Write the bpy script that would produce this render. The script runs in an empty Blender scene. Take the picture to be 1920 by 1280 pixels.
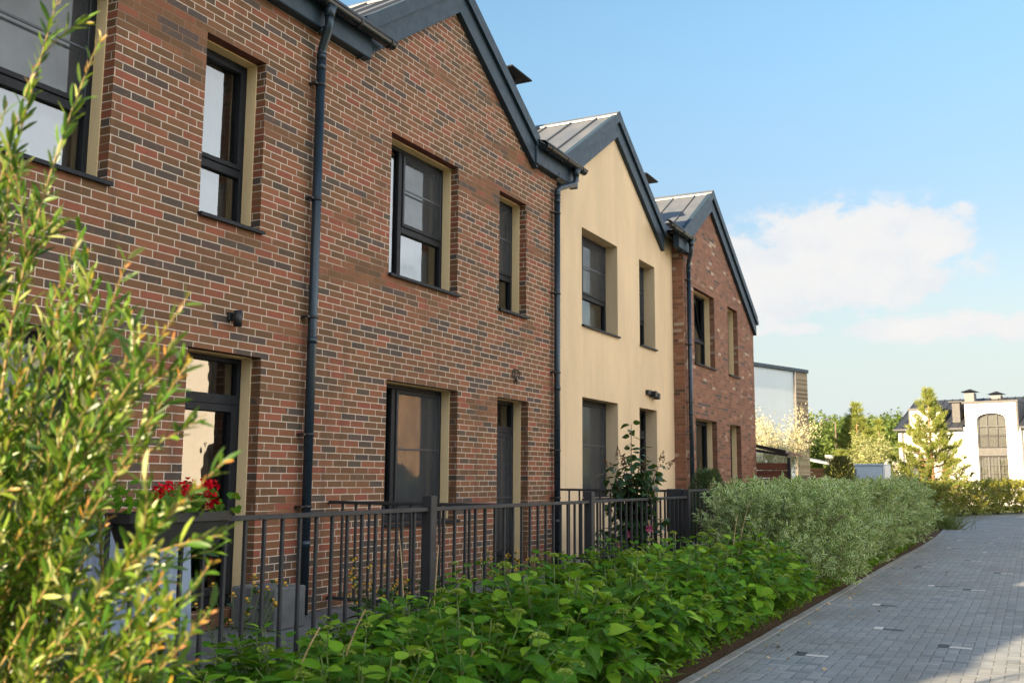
import bpy, math, random
import numpy as np
from mathutils import Vector, Matrix

SC = bpy.context.scene
COL = SC.collection
rng = np.random.default_rng(7)
RND = random.Random(11)

# ------------------------------------------------------------------ helpers: objects
def link(o):
    COL.objects.link(o); return o

def thing(name, label, cat, loc=(0, 0, 0), group=None, rz=0):
    o = bpy.data.objects.new(name, None); link(o)
    o.empty_display_size = .2
    o.location = loc; o.rotation_euler = (0, 0, rz)
    tag(o, label, cat, group); return o

def tag(o, label, cat, group=None):
    o['label'] = label; o['category'] = cat
    if group: o['group'] = group
    return o

class MB:
    """collects polygons, boxes, tubes and leaves in world or local coordinates"""
    def __init__(s):
        s.V = []; s.F = []; s.M = []; s.UV = []; s.n = 0; s.smooth = []
    def add(s, verts, faces, mat=0, uv=None, smooth=False):
        b = s.n
        verts = np.asarray(verts, float).reshape(-1, 3)
        s.V.append(verts); s.n += len(verts)
        for f in faces:
            s.F.append([b + i for i in f]); s.M.append(mat); s.smooth.append(smooth)
        s.UV.append(np.asarray(uv, float) if uv is not None else np.zeros((len(verts), 2)))
    def poly(s, pts, mat=0, uv=None):
        s.add(pts, [list(range(len(pts)))], mat, uv)
    def box(s, a, b, mat=0):
        x0, y0, z0 = a; x1, y1, z1 = b
        s.add([(x0,y0,z0),(x1,y0,z0),(x1,y1,z0),(x0,y1,z0),(x0,y0,z1),(x1,y0,z1),(x1,y1,z1),(x0,y1,z1)],
              [(0,3,2,1),(4,5,6,7),(0,1,5,4),(1,2,6,5),(2,3,7,6),(3,0,4,7)], mat)
    def bbox(s, a, b, c=.006, mat=0):
        """box with chamfered edges"""
        x0, y0, z0 = a; x1, y1, z1 = b
        cx, cy, cz = (x0+x1)/2, (y0+y1)/2, (z0+z1)/2
        hx, hy, hz = (x1-x0)/2, (y1-y0)/2, (z1-z0)/2
        c = min(c, hx*.45, hy*.45, hz*.45)
        V = []; idx = {}
        for sx in (-1, 1):
            for sy in (-1, 1):
                for sz in (-1, 1):
                    for k in range(3):
                        o = [hx-c, hy-c, hz-c]; o[k] = [hx, hy, hz][k]
                        idx[(sx, sy, sz, k)] = len(V)
                        V.append((cx+sx*o[0], cy+sy*o[1], cz+sz*o[2]))
        F = []
        I = idx
        def q(*k): F.append([I[i] for i in k])
        for sg in (-1, 1):
            r = [(-1,-1),(1,-1),(1,1),(-1,1)]
            if sg < 0: r = r[::-1]
            q(*[(sg, a_, b_, 0) for a_, b_ in r])
            q(*[(b_, sg, a_, 1) for a_, b_ in r])
            q(*[(a_, b_, sg, 2) for a_, b_ in r])
        for a_ in (-1, 1):
            for b_ in (-1, 1):
                o = a_*b_ > 0
                for k in range(3):
                    i, j = (k+1) % 3, (k+2) % 3
                    def key(t, kk):
                        l = [0,0,0]; l[k] = t; l[i] = a_; l[j] = b_; return (l[0], l[1], l[2], kk)
                    f = [key(-1, i), key(1, i), key(1, j), key(-1, j)]
                    q(*(f if not o else f[::-1]))
        for sx in (-1, 1):
            for sy in (-1, 1):
                for sz in (-1, 1):
                    f = [(sx, sy, sz, 0), (sx, sy, sz, 1), (sx, sy, sz, 2)]
                    q(*(f if sx*sy*sz > 0 else f[::-1]))
        s.add(V, F, mat)
    def beam(s, p, q, w, h, mat=0, up=(0, 0, 1)):
        p = np.array(p, float); q = np.array(q, float)
        d = q-p; d /= np.linalg.norm(d); up = np.array(up, float)
        a = np.cross(d, up); a /= np.linalg.norm(a); u = np.cross(a, d)
        c = []
        for e in (p, q):
            for sa, su in ((-1,-1),(1,-1),(1,1),(-1,1)):
                c.append(e + a*sa*w/2 + u*su*h/2)
        s.add(c, [(0,1,2,3)[::-1],(4,5,6,7),(0,1,5,4),(1,2,6,5),(2,3,7,6),(3,0,4,7)], mat)
    def tube(s, pts, r, n=8, mat=0, cap=True, smooth=True):
        pts = np.array(pts, float); m = len(pts)
        r = np.broadcast_to(np.asarray(r, float), (m,))
        tg = np.gradient(pts, axis=0); tg /= (np.linalg.norm(tg, axis=1, keepdims=True)+1e-9)
        ref = np.array([0, 0, 1.]) if abs(tg[0][2]) < .9 else np.array([1., 0, 0])
        V = []
        a = np.cross(tg[0], ref); a /= np.linalg.norm(a)
        an = np.arange(n)*2*math.pi/n
        for i in range(m):
            a = a - tg[i]*np.dot(a, tg[i]); a /= (np.linalg.norm(a)+1e-9)
            b = np.cross(tg[i], a)
            V.append(pts[i] + r[i]*(np.cos(an)[:, None]*a + np.sin(an)[:, None]*b))
        V = np.concatenate(V); F = []
        for i in range(m-1):
            for j in range(n):
                k = (j+1) % n
                F.append((i*n+j, i*n+k, (i+1)*n+k, (i+1)*n+j))
        if cap:
            F.append(tuple(range(n))[::-1]); F.append(tuple((m-1)*n+j for j in range(n)))
        s.add(V, F, mat, smooth=smooth)
    def leaves(s, tpl, P, D, N, S, W=None, mat=0):
        """instances of a leaf template (verts (along, across, up), faces, uv) as real faces"""
        tv, tf, tu = tpl
        P = np.asarray(P, float); k = len(P)
        if k == 0: return
        D = np.asarray(D, float); D = D/(np.linalg.norm(D, axis=1, keepdims=True)+1e-9)
        N = np.asarray(N, float)
        B = np.cross(N, D); B /= (np.linalg.norm(B, axis=1, keepdims=True)+1e-9)
        N2 = np.cross(D, B)
        S = np.broadcast_to(np.asarray(S, float), (k,)); W = S if W is None else np.broadcast_to(np.asarray(W, float), (k,))
        V = (P[:, None, :] + S[:, None, None]*tv[None, :, 0, None]*D[:, None, :]
             + W[:, None, None]*tv[None, :, 1, None]*B[:, None, :] + S[:, None, None]*tv[None, :, 2, None]*N2[:, None, :])
        nv = len(tv); b = s.n
        s.V.append(V.reshape(-1, 3)); s.n += k*nv
        for i in range(k):
            o = b+i*nv
            for f in tf: s.F.append([o+j for j in f])
        s.M += [mat]*(k*len(tf)); s.smooth += [True]*(k*len(tf))
        s.UV.append(np.tile(tu, (k, 1)))
    def build(s, name, mats, parent=None, origin=None):
        me = bpy.data.meshes.new(name)
        V = np.concatenate(s.V) if s.V else np.zeros((0, 3))
        if origin is not None: V = V-np.array(origin)
        lens = np.array([len(f) for f in s.F], dtype=np.int32)
        loops = np.concatenate([np.asarray(f, dtype=np.int32) for f in s.F])
        me.vertices.add(len(V)); me.vertices.foreach_set('co', V.astype(np.float32).ravel())
        me.loops.add(len(loops)); me.loops.foreach_set('vertex_index', loops)
        me.polygons.add(len(lens))
        st = np.zeros(len(lens), dtype=np.int32); st[1:] = np.cumsum(lens)[:-1]
        me.polygons.foreach_set('loop_start', st)
        me.polygons.foreach_set('material_index', np.array(s.M, dtype=np.int32))
        me.polygons.foreach_set('use_smooth', np.array(s.smooth, dtype=bool))
        me.update(calc_edges=True)
        uvl = me.uv_layers.new(name='UVMap')
        UV = np.concatenate(s.UV)
        uvl.data.foreach_set('uv', UV[loops].astype(np.float32).ravel())
        for m in (mats if isinstance(mats, (list, tuple)) else [mats]): me.materials.append(m)
        me.validate()
        o = bpy.data.objects.new(name, me); link(o)
        if parent is not None: o.parent = parent
        return o

def struct(o):
    o['kind'] = 'structure'; return o

def copy_tree(o, parent=None, loc=None, rz=None, scale=None):
    c = o.copy(); COL.objects.link(c)
    if parent is not None: c.parent = parent
    if loc is not None: c.location = loc
    if rz is not None: c.rotation_euler = (0, 0, rz)
    if scale is not None: c.scale = scale
    for ch in list(o.children): copy_tree(ch, c)
    return c

# ------------------------------------------------------------------ helpers: materials
class NT:
    def __init__(s, name):
        s.mat = bpy.data.materials.new(name); s.mat.use_nodes = True
        s.t = s.mat.node_tree; s.t.nodes.clear()
        s.out = s.n('ShaderNodeOutputMaterial')
    def n(s, typ, **kw):
        x = s.t.nodes.new(typ)
        for k, v in kw.items(): setattr(x, k, v)
        return x
    def l(s, a, b): s.t.links.new(a, b)
    def put(s, sock, v):
        if isinstance(v, bpy.types.NodeSocket): s.l(v, sock)
        elif v is not None:
            if sock.type == 'RGBA' and len(v) == 3: v = (*v, 1)
            sock.default_value = v
    def m(s, op, a, b=None, c=None, clamp=False):
        x = s.n('ShaderNodeMath', operation=op, use_clamp=clamp)
        s.put(x.inputs[0], a)
        if b is not None: s.put(x.inputs[1], b)
        if c is not None: s.put(x.inputs[2], c)
        return x.outputs[0]
    def mix(s, f, a, b, blend='MIX'):
        x = s.n('ShaderNodeMix', data_type='RGBA', blend_type=blend)
        s.put(x.inputs[0], f); s.put(x.inputs[6], a); s.put(x.inputs[7], b)
        return x.outputs[2]
    def rmap(s, v, a, b, c=0., d=1., typ='SMOOTHSTEP'):
        x = s.n('ShaderNodeMapRange', interpolation_type=typ)
        s.put(x.inputs[0], v)
        for i, q in enumerate((a, b, c, d)): x.inputs[i+1].default_value = q
        return x.outputs[0]
    def ramp(s, v, stops, mode='LINEAR'):
        x = s.n('ShaderNodeValToRGB'); x.color_ramp.interpolation = mode
        e = x.color_ramp.elements
        while len(e) < len(stops): e.new(.5)
        for i, (p, c) in enumerate(stops): e[i].position = p; e[i].color = (*c, 1)
        s.put(x.inputs[0], v); return x.outputs[0]
    def noise(s, vec, scale, detail=3., rough=.55, dim='3D'):
        x = s.n('ShaderNodeTexNoise', noise_dimensions=dim)
        s.put(x.inputs['Vector'], vec); x.inputs['Scale'].default_value = scale
        x.inputs['Detail'].default_value = detail; x.inputs['Roughness'].default_value = rough
        return x.outputs[0]
    def xyz(s, v):
        x = s.n('ShaderNodeSeparateXYZ'); s.l(v, x.inputs[0]); return x.outputs
    def comb(s, a, b, c):
        x = s.n('ShaderNodeCombineXYZ')
        for i, q in enumerate((a, b, c)): s.put(x.inputs[i], q)
        return x.outputs[0]
    def wn(s, v):
        x = s.n('ShaderNodeTexWhiteNoise', noise_dimensions='3D'); s.put(x.inputs[0], v); return x.outputs
    def obj(s): return s.n('ShaderNodeTexCoord').outputs['Object']
    def bump(s, h, strength=.3, dist=.01):
        x = s.n('ShaderNodeBump'); x.inputs['Strength'].default_value = strength; x.inputs['Distance'].default_value = dist
        s.l(h, x.inputs['Height']); return x.outputs[0]
    def bsdf(s, col, rough=.7, metal=0., normal=None, spec=None):
        x = s.n('ShaderNodeBsdfPrincipled')
        s.put(x.inputs['Base Color'], col); s.put(x.inputs['Roughness'], rough); s.put(x.inputs['Metallic'], metal)
        if spec is not None: x.inputs['Specular IOR Level'].default_value = spec
        if normal is not None: s.l(normal, x.inputs['Normal'])
        return x.outputs[0]
    def done(s, sh): s.l(sh, s.out.inputs[0]); return s.mat

def plain(name, col, rough=.6, metal=0., var=.15, scale=8., bump=0., spec=None):
    t = NT(name); v = t.obj()
    nz = t.noise(v, scale, 4.)
    c = t.mix(t.rmap(nz, .3, .7), tuple(q*(1-var) for q in col), tuple(min(1, q*(1+var)) for q in col))
    r = t.rmap(t.noise(v, scale*3.1, 3.), .3, .7, rough*.88, min(1, rough*1.1))
    nm = t.bump(t.noise(v, scale*6, 4.), bump, .01) if bump else None
    return t.done(t.bsdf(c, r, metal, nm, spec))

def brick(name, stops, mortar, soot, mj=.0058, dark=.16):
    t = NT(name); x, y, z = t.xyz(t.obj())
    nx, ny, nz_ = t.xyz(t.n('ShaderNodeNewGeometry').outputs['True Normal'])
    side = t.m('GREATER_THAN', t.m('ABSOLUTE', ny), .5)
    u = t.m('ADD', t.m('MULTIPLY', y, t.m('SUBTRACT', 1., side)), t.m('MULTIPLY', x, side))
    rz = t.m('DIVIDE', z, .0752); row = t.m('FLOOR', rz); fz = t.m('FRACT', rz)
    wr = t.wn(t.comb(row, 3.3, 1.1))[0]
    off = t.m('ADD', t.m('MULTIPLY', t.m('MODULO', row, 2.), .5), t.m('MULTIPLY', t.m('SUBTRACT', wr, .5), .42))
    uu = t.m('ADD', t.m('DIVIDE', u, .26), off); col = t.m('FLOOR', uu); fu = t.m('FRACT', uu)
    du = t.m('MULTIPLY', t.m('MINIMUM', fu, t.m('SUBTRACT', 1., fu)), .26)
    dz = t.m('MULTIPLY', t.m('MINIMUM', fz, t.m('SUBTRACT', 1., fz)), .0752)
    d = t.m('MINIMUM', du, dz)
    pos = t.comb(u, side, z)
    d = t.m('ADD', d, t.m('MULTIPLY', t.m('SUBTRACT', t.noise(pos, 45., 3.), .5), .0035))
    body = t.rmap(d, mj-.0018, mj+.0014)
    idv = t.comb(col, row, side)
    w = t.wn(idv); r1 = w[0]
    low = t.noise(pos, .55, 2.)
    r = t.m('ADD', r1, t.m('MULTIPLY', t.m('SUBTRACT', low, .46), .42), clamp=True)
    c = t.ramp(r, stops, 'LINEAR')
    run_ = t.wn(t.comb(t.m('FLOOR', t.m('DIVIDE', t.m('ADD', col, t.m('MULTIPLY', wr, 7.)), 2.)), row, 9.))[0]
    c = t.mix(t.m('MULTIPLY', t.m('LESS_THAN', run_, t.m('ADD', .0, t.m('MULTIPLY', low, dark))), .9), c, (.062, .058, .058))
    # every brick its own slight value, streaks and scorch marks of the firing
    c = t.mix(1., c, t.ramp(t.wn(t.comb(row, col, 5.))[0], [(0, (.84, .84, .85)), (1, (1.13, 1.1, 1.08))]), 'MULTIPLY')
    st = t.noise(t.comb(t.m('MULTIPLY', u, 14.), side, t.m('MULTIPLY', z, 75.)), 1., 4.)
    st2 = t.noise(t.comb(t.m('MULTIPLY', u, 26.), side, t.m('MULTIPLY', z, 120.)), 1., 2.)
    c = t.mix(t.rmap(st, .3, .72, 0., .85), c, t.mix(.55, c, (.15, .085, .045)))
    c = t.mix(t.rmap(t.noise(pos, 14., 3.), .56, .72, 0., .5), c, t.mix(.6, c, (.34, .13, .06)))
    c = t.mix(t.rmap(st2, .66, .75, 0., .8), c, (.035, .022, .016))
    edge = t.m('MULTIPLY', t.rmap(d, mj, mj+.009, .35, 0.), t.rmap(t.noise(pos, 20.), .4, .6))
    c = t.mix(edge, c, (.07, .045, .03))
    mcol = t.mix(t.rmap(t.noise(t.comb(t.m('MULTIPLY', u, .2), side, t.m('MULTIPLY', z, 1.3)), 1.7, 3.), .52, .66), mortar, soot)
    mcol = t.mix(t.rmap(t.noise(pos, 60.), .3, .7, 0., .2), mcol, soot)
    base = t.mix(body, mcol, c)
    # lime bloom left by the pointing
    base = t.mix(t.rmap(t.noise(pos, 2.3, 6., .7), .62, .8, 0., .3), base, (.42, .34, .28))
    run = t.noise(t.comb(t.m('MULTIPLY', u, 5.), side, t.m('MULTIPLY', z, .22)), 1., 5., .6)
    base = t.mix(t.rmap(run, .5, .74, 0., .32), base, (.055, .042, .034))
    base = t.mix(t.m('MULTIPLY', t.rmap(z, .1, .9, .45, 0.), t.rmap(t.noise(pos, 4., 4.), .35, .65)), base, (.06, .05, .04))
    h = t.m('ADD', t.m('MULTIPLY', body, .6), t.m('MULTIPLY', t.m('ADD', st, t.noise(pos, 90., 3.)), .22))
    return t.done(t.bsdf(base, .82, 0., t.bump(h, .55, .006), .3))

def leafmat(name, stops, transl=.35, margin=None, rough=.45, vein=True, spec=.5, hue=None):
    """leaf colour varies leaf by leaf; optional pale margin and midrib"""
    t = NT(name)
    g = t.n('ShaderNodeNewGeometry')
    c = t.ramp(g.outputs['Random Per Island'], stops)
    uv = t.n('ShaderNodeUVMap').outputs[0]
    u, v, _ = t.xyz(uv)
    ac = t.m('ABSOLUTE', t.m('SUBTRACT', v, .5))
    if margin is not None:
        ww = t.m('ADD', t.m('MULTIPLY', t.noise(t.obj(), 60., 2.), .24), .155)
        c = t.mix(t.rmap(t.m('SUBTRACT', ac, ww), 0., .06), c, margin)
    elif vein:
        c = t.mix(t.rmap(ac, .02, .07, .45, 0.), c, t.mix(.6, c, (.35, .45, .12)))
        rib = t.m('FRACT', t.m('SUBTRACT', t.m('MULTIPLY', u, 7.), t.m('MULTIPLY', ac, 3.)))
        c = t.mix(t.rmap(rib, .0, .12, .22, 0.), c, t.mix(.5, c, (.3, .4, .1)))
    c = t.mix(t.rmap(t.noise(t.obj(), 25., 3.), .3, .75, 0., .3), c, t.mix(.5, c, (.02, .05, .01)))
    d = t.bsdf(c, rough, 0., None, spec)
    tr = t.n('ShaderNodeBsdfTranslucent'); t.put(tr.inputs[0], t.mix(.55, c, (.3, .42, .03), 'MIX'))
    mx = t.n('ShaderNodeMixShader'); mx.inputs[0].default_value = transl
    t.l(d, mx.inputs[1]); t.l(tr.outputs[0], mx.inputs[2])
    return t.done(mx.outputs[0])

def glassmat(name, ior=2.75, tint=(.78, .84, .84)):
    t = NT(name)
    tr = t.n('ShaderNodeBsdfTransparent'); t.put(tr.inputs[0], tint)
    gl = t.n('ShaderNodeBsdfGlossy'); gl.inputs['Roughness'].default_value = 0.004
    nm = t.bump(t.noise(t.obj(), 1.6, 3.), .1, .02)
    t.l(nm, gl.inputs['Normal'])
    fr = t.n('ShaderNodeFresnel'); fr.inputs[0].default_value = ior
    mx = t.n('ShaderNodeMixShader'); t.l(fr.outputs[0], mx.inputs[0])
    t.l(tr.outputs[0], mx.inputs[1]); t.l(gl.outputs[0], mx.inputs[2])
    return t.done(mx.outputs[0])

def stucco(name, col, bump=.5):
    t = NT(name); x, y, z = t.xyz(t.obj())
    v = t.comb(t.m('MULTIPLY', x, 1.), t.m('MULTIPLY', y, 1.), t.m('MULTIPLY', z, .1))
    worm = t.noise(v, 95., 3., .6)
    pos = t.comb(x, y, z)
    big = t.noise(t.comb(x, y, t.m('MULTIPLY', z, .35)), 1.1, 5., .65)
    c = t.mix(t.rmap(big, .3, .72), tuple(q*.9 for q in col), tuple(min(1, q*1.06) for q in col))
    c = t.mix(t.rmap(worm, .58, .74, 0., .5), c, tuple(q*.55 for q in col))
    run = t.noise(t.comb(t.m('MULTIPLY', x, 6.), t.m('MULTIPLY', y, 6.), t.m('MULTIPLY', z, .25)), 1., 4., .6)
    c = t.mix(t.rmap(run, .52, .75, 0., .22), c, tuple(q*.66 for q in col))
    c = t.mix(t.m('MULTIPLY', t.rmap(z, .2, 1.1, .4, 0.), t.rmap(t.noise(pos, 3., 4.), .35, .65)), c, tuple(q*.6 for q in col))
    h = t.m('ADD', worm, t.m('MULTIPLY', t.noise(pos, 160., 2.), .4))
    return t.done(t.bsdf(c, .9, 0., t.bump(h, bump, .006), .2))

M = {}
M['brick'] = brick('red brown brick', [(0., (.06, .054, .05)), (.07, (.075, .062, .05)), (.12, (.14, .076, .036)),
        (.4, (.18, .086, .04)), (.6, (.225, .096, .046)), (.85, (.265, .098, .05)), (1., (.29, .082, .05))], (.62, .51, .41), (.22, .13, .08), .0053)
M['brick_red'] = brick('orange brown brick', [(0., (.08, .055, .045)), (.08, (.16, .075, .048)), (.3, (.23, .1, .062)), (.6, (.275, .115, .07)),
        (.9, (.3, .13, .08)), (.97, (.36, .2, .13)), (1., (.5, .4, .31))], (.27, .19, .14), (.16, .1, .07), .005, .05)
M['stucco'] = stucco('cream bark stucco', (.7, .54, .355))
M['reveal'] = stucco('cream reveal plaster', (.88, .67, .39), .3)
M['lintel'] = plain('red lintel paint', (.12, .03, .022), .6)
M['frame'] = plain('anthracite window frame', (.016, .018, .022), .6, 0., .08, 8., 0., .2)
M['screen_bar'] = plain('screen bar', (.035, .04, .05), .4)
def meshmat():
    t = NT('insect screen mesh'); tr = t.n('ShaderNodeBsdfTransparent'); d = t.bsdf((.085, .09, .095), .8, 0., None, .2)
    mx = t.n('ShaderNodeMixShader'); t.put(mx.inputs[0], t.rmap(t.noise(t.obj(), 2.2, 3.), .3, .7, .36, .48)); t.l(tr.outputs[0], mx.inputs[1]); t.l(d, mx.inputs[2]); return t.done(mx.outputs[0])
M['mesh'] = meshmat()
M['glass'] = glassmat('window glass')
M['blue'] = plain('blue grey sheet metal', (.026, .046, .068), .55, 0., .07, 3., 0., .3)
M['gutter'] = plain('dark gutter metal', (.03, .036, .042), .22, .55, .1, 4.)
M['pipe'] = plain('downpipe lacquer', (.024, .04, .056), .3, .3, .1, 3.)
M['dark'] = plain('near black metal', (.014, .015, .017), .5)
M['fence'] = plain('anthracite fence coat', (.04, .04, .043), .6, 0., .14, 6., 0., .3)
M['block'] = plain('weathered grey concrete', (.125, .13, .132), .9, 0., .22, 4., .3)
M['dark_grey'] = plain('dark grey cladding', (.075, .075, .075), .6, 0., .1, 3.)
M['mid_grey'] = plain('mid grey window profile', (.14, .14, .145), .6, 0., .1, 3.)
M['concrete'] = plain('grey concrete', (.3, .31, .32), .9, 0., .16, 5., .2)
M['plinth'] = plain('plinth render', (.09, .095, .1), .85, 0., .15, 5., .2)
M['white_wall'] = plain('white render', (.86, .84, .79), .9, 0., .03, 2., .1)
M['grey_wall'] = plain('pale grey render', (.66, .71, .74), .9, 0., .03, .7, .05)
M['pot'] = plain('black planter plastic', (.02, .021, .022), .5)
M['cloth'] = plain('pale cloth', (.34, .41, .54), .9, 0., .05, 4.)
M['bark'] = plain('grey brown bark', (.16, .12, .085), .9, 0., .3, 20., .5)
M['pine_bark'] = plain('orange pine bark', (.36, .2, .11), .9, 0., .3, 14., .5)
M['twig'] = plain('reddish willow twig', (.24, .17, .06), .6, 0., .3, 9.)
M['stem'] = plain('green stem', (.14, .2, .05), .6, 0., .25, 12.)
M['dry'] = plain('dry straw stalk', (.5, .34, .17), .8, 0., .25, 12.)
M['cap'] = plain('chimney cap metal', (.014, .015, .018), .75, 0., .1, 6., 0., .15)
M['slate'] = plain('dark standing seam roof', (.045, .05, .06), .45, .3, .1, 3.)
M['room'] = plain('room wall', (.2, .18, .15), .9)
M['curtain'] = plain('white net curtain', (.72, .74, .76), .9, 0., .06, 3.)
M['curtain_grey'] = plain('grey curtain', (.24, .25, .26), .9, 0., .1, 3.)
M['cabinet'] = plain('pale grey steel cabinet', (.6, .66, .72), .5, 0., .03, 2.)
M['peach'] = plain('peach timber', (.5, .32, .19), .8, 0., .2, 3.)
M['red_flower'] = plain('red petals', (.5, .004, .012), .8, 0., .25, 30., 0., .1)
M['pink_flower'] = plain('pink petals', (.6, .1, .25), .6, 0., .2, 30.)
M['yellow_flower'] = plain('yellow petals', (.75, .42, .02), .6, 0., .2, 30.)
M['green_flower'] = leafmat('hydrangea buds', [(0., (.26, .38, .04)), (1., (.45, .52, .1))], .3, None, .7, False)
M['panicle'] = plain('brown faded panicle', (.16, .07, .035), .85, 0., .3, 25.)

def roofmat():
    t = NT('standing seam roof sheet'); v = t.obj()
    x, y, z = t.xyz(v)
    n1 = t.noise(t.comb(x, t.m('MULTIPLY', y, .4), z), 1.6, 4.)
    c = t.mix(t.rmap(n1, .3, .7), (.115, .128, .145), (.145, .155, .17))
    return t.done(t.bsdf(c, t.rmap(n1, .3, .7, .42, .55), .25, t.bump(t.noise(v, 3., 2.), .12, .02)))
M['roof'] = roofmat()

def wood(name, col, plank=.14):
    t = NT(name); x, y, z = t.xyz(t.obj())
    p = t.m('FLOOR', t.m('DIVIDE', z, plank))
    g = t.noise(t.comb(t.m('MULTIPLY', x, 3.), t.m('MULTIPLY', y, 3.), t.m('MULTIPLY', z, 60.)), 1., 4.)
    c = t.mix(t.rmap(g, .3, .7), tuple(q*.65 for q in col), tuple(q*1.2 for q in col))
    c = t.mix(1., c, t.ramp(t.wn(t.comb(p, 2., 1.))[0], [(0, (.7,)*3), (1, (1.2,)*3)]), 'MULTIPLY')
    return t.done(t.bsdf(c, .65, 0., t.bump(g, .3, .004)))
M['wood'] = wood('red brown stained boards', (.17, .055, .028))
M['wood_light'] = wood('orange larch boards', (.46, .22, .1))

def stone_strip():
    t = NT('tan ledge stone'); x, y, z = t.xyz(t.obj())
    r = t.m('FLOOR', t.m('DIVIDE', z, .11)); f = t.m('FRACT', t.m('DIVIDE', z, .11))
    c = t.ramp(t.wn(t.comb(r, t.m('FLOOR', t.m('ADD', t.m('MULTIPLY', y, 2.2), t.m('MULTIPLY', r, .37))), 1.))[0],
               [(0, (.12, .085, .055)), (.5, (.25, .18, .11)), (1, (.4, .31, .2))])
    c = t.mix(t.rmap(f, .0, .2, .7, 0.), c, (.05, .04, .03))
    return t.done(t.bsdf(c, .85, 0., t.bump(f, .3, .02)))
M['ledge'] = stone_strip()

def paving():
    """grey 100 x 200 block paving in 90 degree herringbone"""
    t = NT('grey herringbone block paving'); x, y, z = t.xyz(t.obj())
    ux = t.m('DIVIDE', x, .1); uy = t.m('DIVIDE', y, .1)
    i = t.m('FLOOR', ux); j = t.m('FLOOR', uy); fx = t.m('FRACT', ux); fy = t.m('FRACT', uy)
    k = t.m('FLOORED_MODULO', t.m('SUBTRACT', i, j), 4.)
    k0 = t.m('COMPARE', k, 0., .1); k1 = t.m('COMPARE', k, 1., .1); k2 = t.m('COMPARE', k, 2., .1); k3 = t.m('COMPARE', k, 3., .1)
    idx = t.m('SUBTRACT', i, k1); idy = t.m('SUBTRACT', j, k2)
    hor = t.m('ADD', k0, k1)
    big = 9.
    l = t.m('ADD', fx, t.m('MULTIPLY', k1, big)); r = t.m('ADD', t.m('SUBTRACT', 1., fx), t.m('MULTIPLY', k0, big))
    b = t.m('ADD', fy, t.m('MULTIPLY', k2, big)); tp = t.m('ADD', t.m('SUBTRACT', 1., fy), t.m('MULTIPLY', k3, big))
    d = t.m('MINIMUM', t.m('MINIMUM', l, r), t.m('MINIMUM', b, tp))
    pos = t.comb(x, y, z)
    d = t.m('ADD', d, t.m('MULTIPLY', t.m('SUBTRACT', t.noise(pos, 60., 2.), .5), .03))
    body = t.rmap(d, .018, .05)
    w = t.wn(t.comb(idx, idy, hor))[0]
    c = t.ramp(w, [(0., (.165, .19, .205)), (.08, (.225, .252, .265)), (.5, (.265, .292, .302)), (.85, (.295, .316, .32)), (1., (.335, .345, .34))])
    c = t.mix(t.rmap(t.noise(pos, .8, 5., .65), .38, .7, 0., .5), c, (.19, .185, .165))
    c = t.mix(t.rmap(t.noise(t.comb(t.m('MULTIPLY', x, 2.2), t.m('MULTIPLY', y, .18), 0.), 1., 4.), .5, .7, 0., .3), c, (.15, .15, .145))
    c = t.mix(t.rmap(t.noise(pos, 130., 2.), .35, .7, 0., .3), c, (.17, .17, .17))
    c = t.mix(t.rmap(t.noise(pos, 6., 5., .7), .66, .78, 0., .35), c, (.12, .115, .1))
    grout = t.mix(t.rmap(t.noise(pos, 3.), .4, .6), (.19, .185, .17), (.09, .09, .088))
    c = t.mix(body, grout, c)
    tilt = t.m('MULTIPLY', t.wn(t.comb(idy, idx, hor))[0], .25)
    h = t.m('ADD', t.m('ADD', t.rmap(d, .0, .12), tilt), t.m('MULTIPLY', t.noise(pos, 110., 3.), .15))
    return t.done(t.bsdf(c, .8, 0., t.bump(h, .5, .006), .35))
M['paving'] = paving()
M['paver_white'] = plain('white concrete paver', (.58, .56, .52), .8, 0., .1, 30., .1)
M['paver_black'] = plain('charcoal concrete paver', (.05, .055, .065), .8, 0., .15, 30., .1)
M['kerb'] = plain('concrete edging', (.25, .255, .255), .85, 0., .18, 9., .2)

def soil():
    t = NT('bark mulch soil'); v = t.obj()
    a = t.noise(v, 38., 5., .7); b = t.noise(v, 2.5, 3.)
    c = t.ramp(a, [(.3, (.025, .017, .012)), (.5, (.07, .042, .026)), (.68, (.16, .1, .06)), (.8, (.27, .19, .12))])
    c = t.mix(t.rmap(b, .5, .7, 0., .5), c, (.05, .06, .02))
    return t.done(t.bsdf(c, .95, 0., t.bump(a, 1., .03), .2))
M['soil'] = soil()

def grassy():
    t = NT('meadow ground'); v = t.obj()
    c = t.ramp(t.noise(v, .9, 6., .7), [(.3, (.05, .075, .02)), (.5, (.085, .11, .03)), (.7, (.14, .14, .05))])
    return t.done(t.bsdf(c, .95, 0., t.bump(t.noise(v, 9., 5.), .8, .05), .2))
M['ground'] = grassy()

M['willow'] = leafmat('willow leaf', [(0., (.018, .06, .008)), (.38, (.04, .12, .012)), (.68, (.095, .21, .02)), (.86, (.22, .32, .04)), (.93, (.38, .42, .15)), (1., (.46, .48, .26))], .3, None, .38, False, .6)
M['willow_new'] = leafmat('new willow leaf', [(0., (.34, .3, .03)), (.5, (.45, .25, .04)), (1., (.5, .2, .08))], .35, None, .4, False)
M['hyd'] = leafmat('hydrangea leaf', [(0., (.035, .12, .004)), (.45, (.065, .21, .007)), (.72, (.12, .32, .012)), (.87, (.23, .48, .02)), (1., (.34, .55, .04))], .42, None, .6, True, .25)
M['dog'] = leafmat('variegated dogwood leaf', [(0., (.07, .18, .02)), (.5, (.13, .28, .035)), (1., (.22, .38, .055))], .32, (.9, .94, .58), .6, False, .25)
M['lilac'] = leafmat('dark lilac leaf', [(0., (.012, .045, .016)), (.6, (.018, .065, .022)), (1., (.035, .095, .03))], .2, None, .35)
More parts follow.
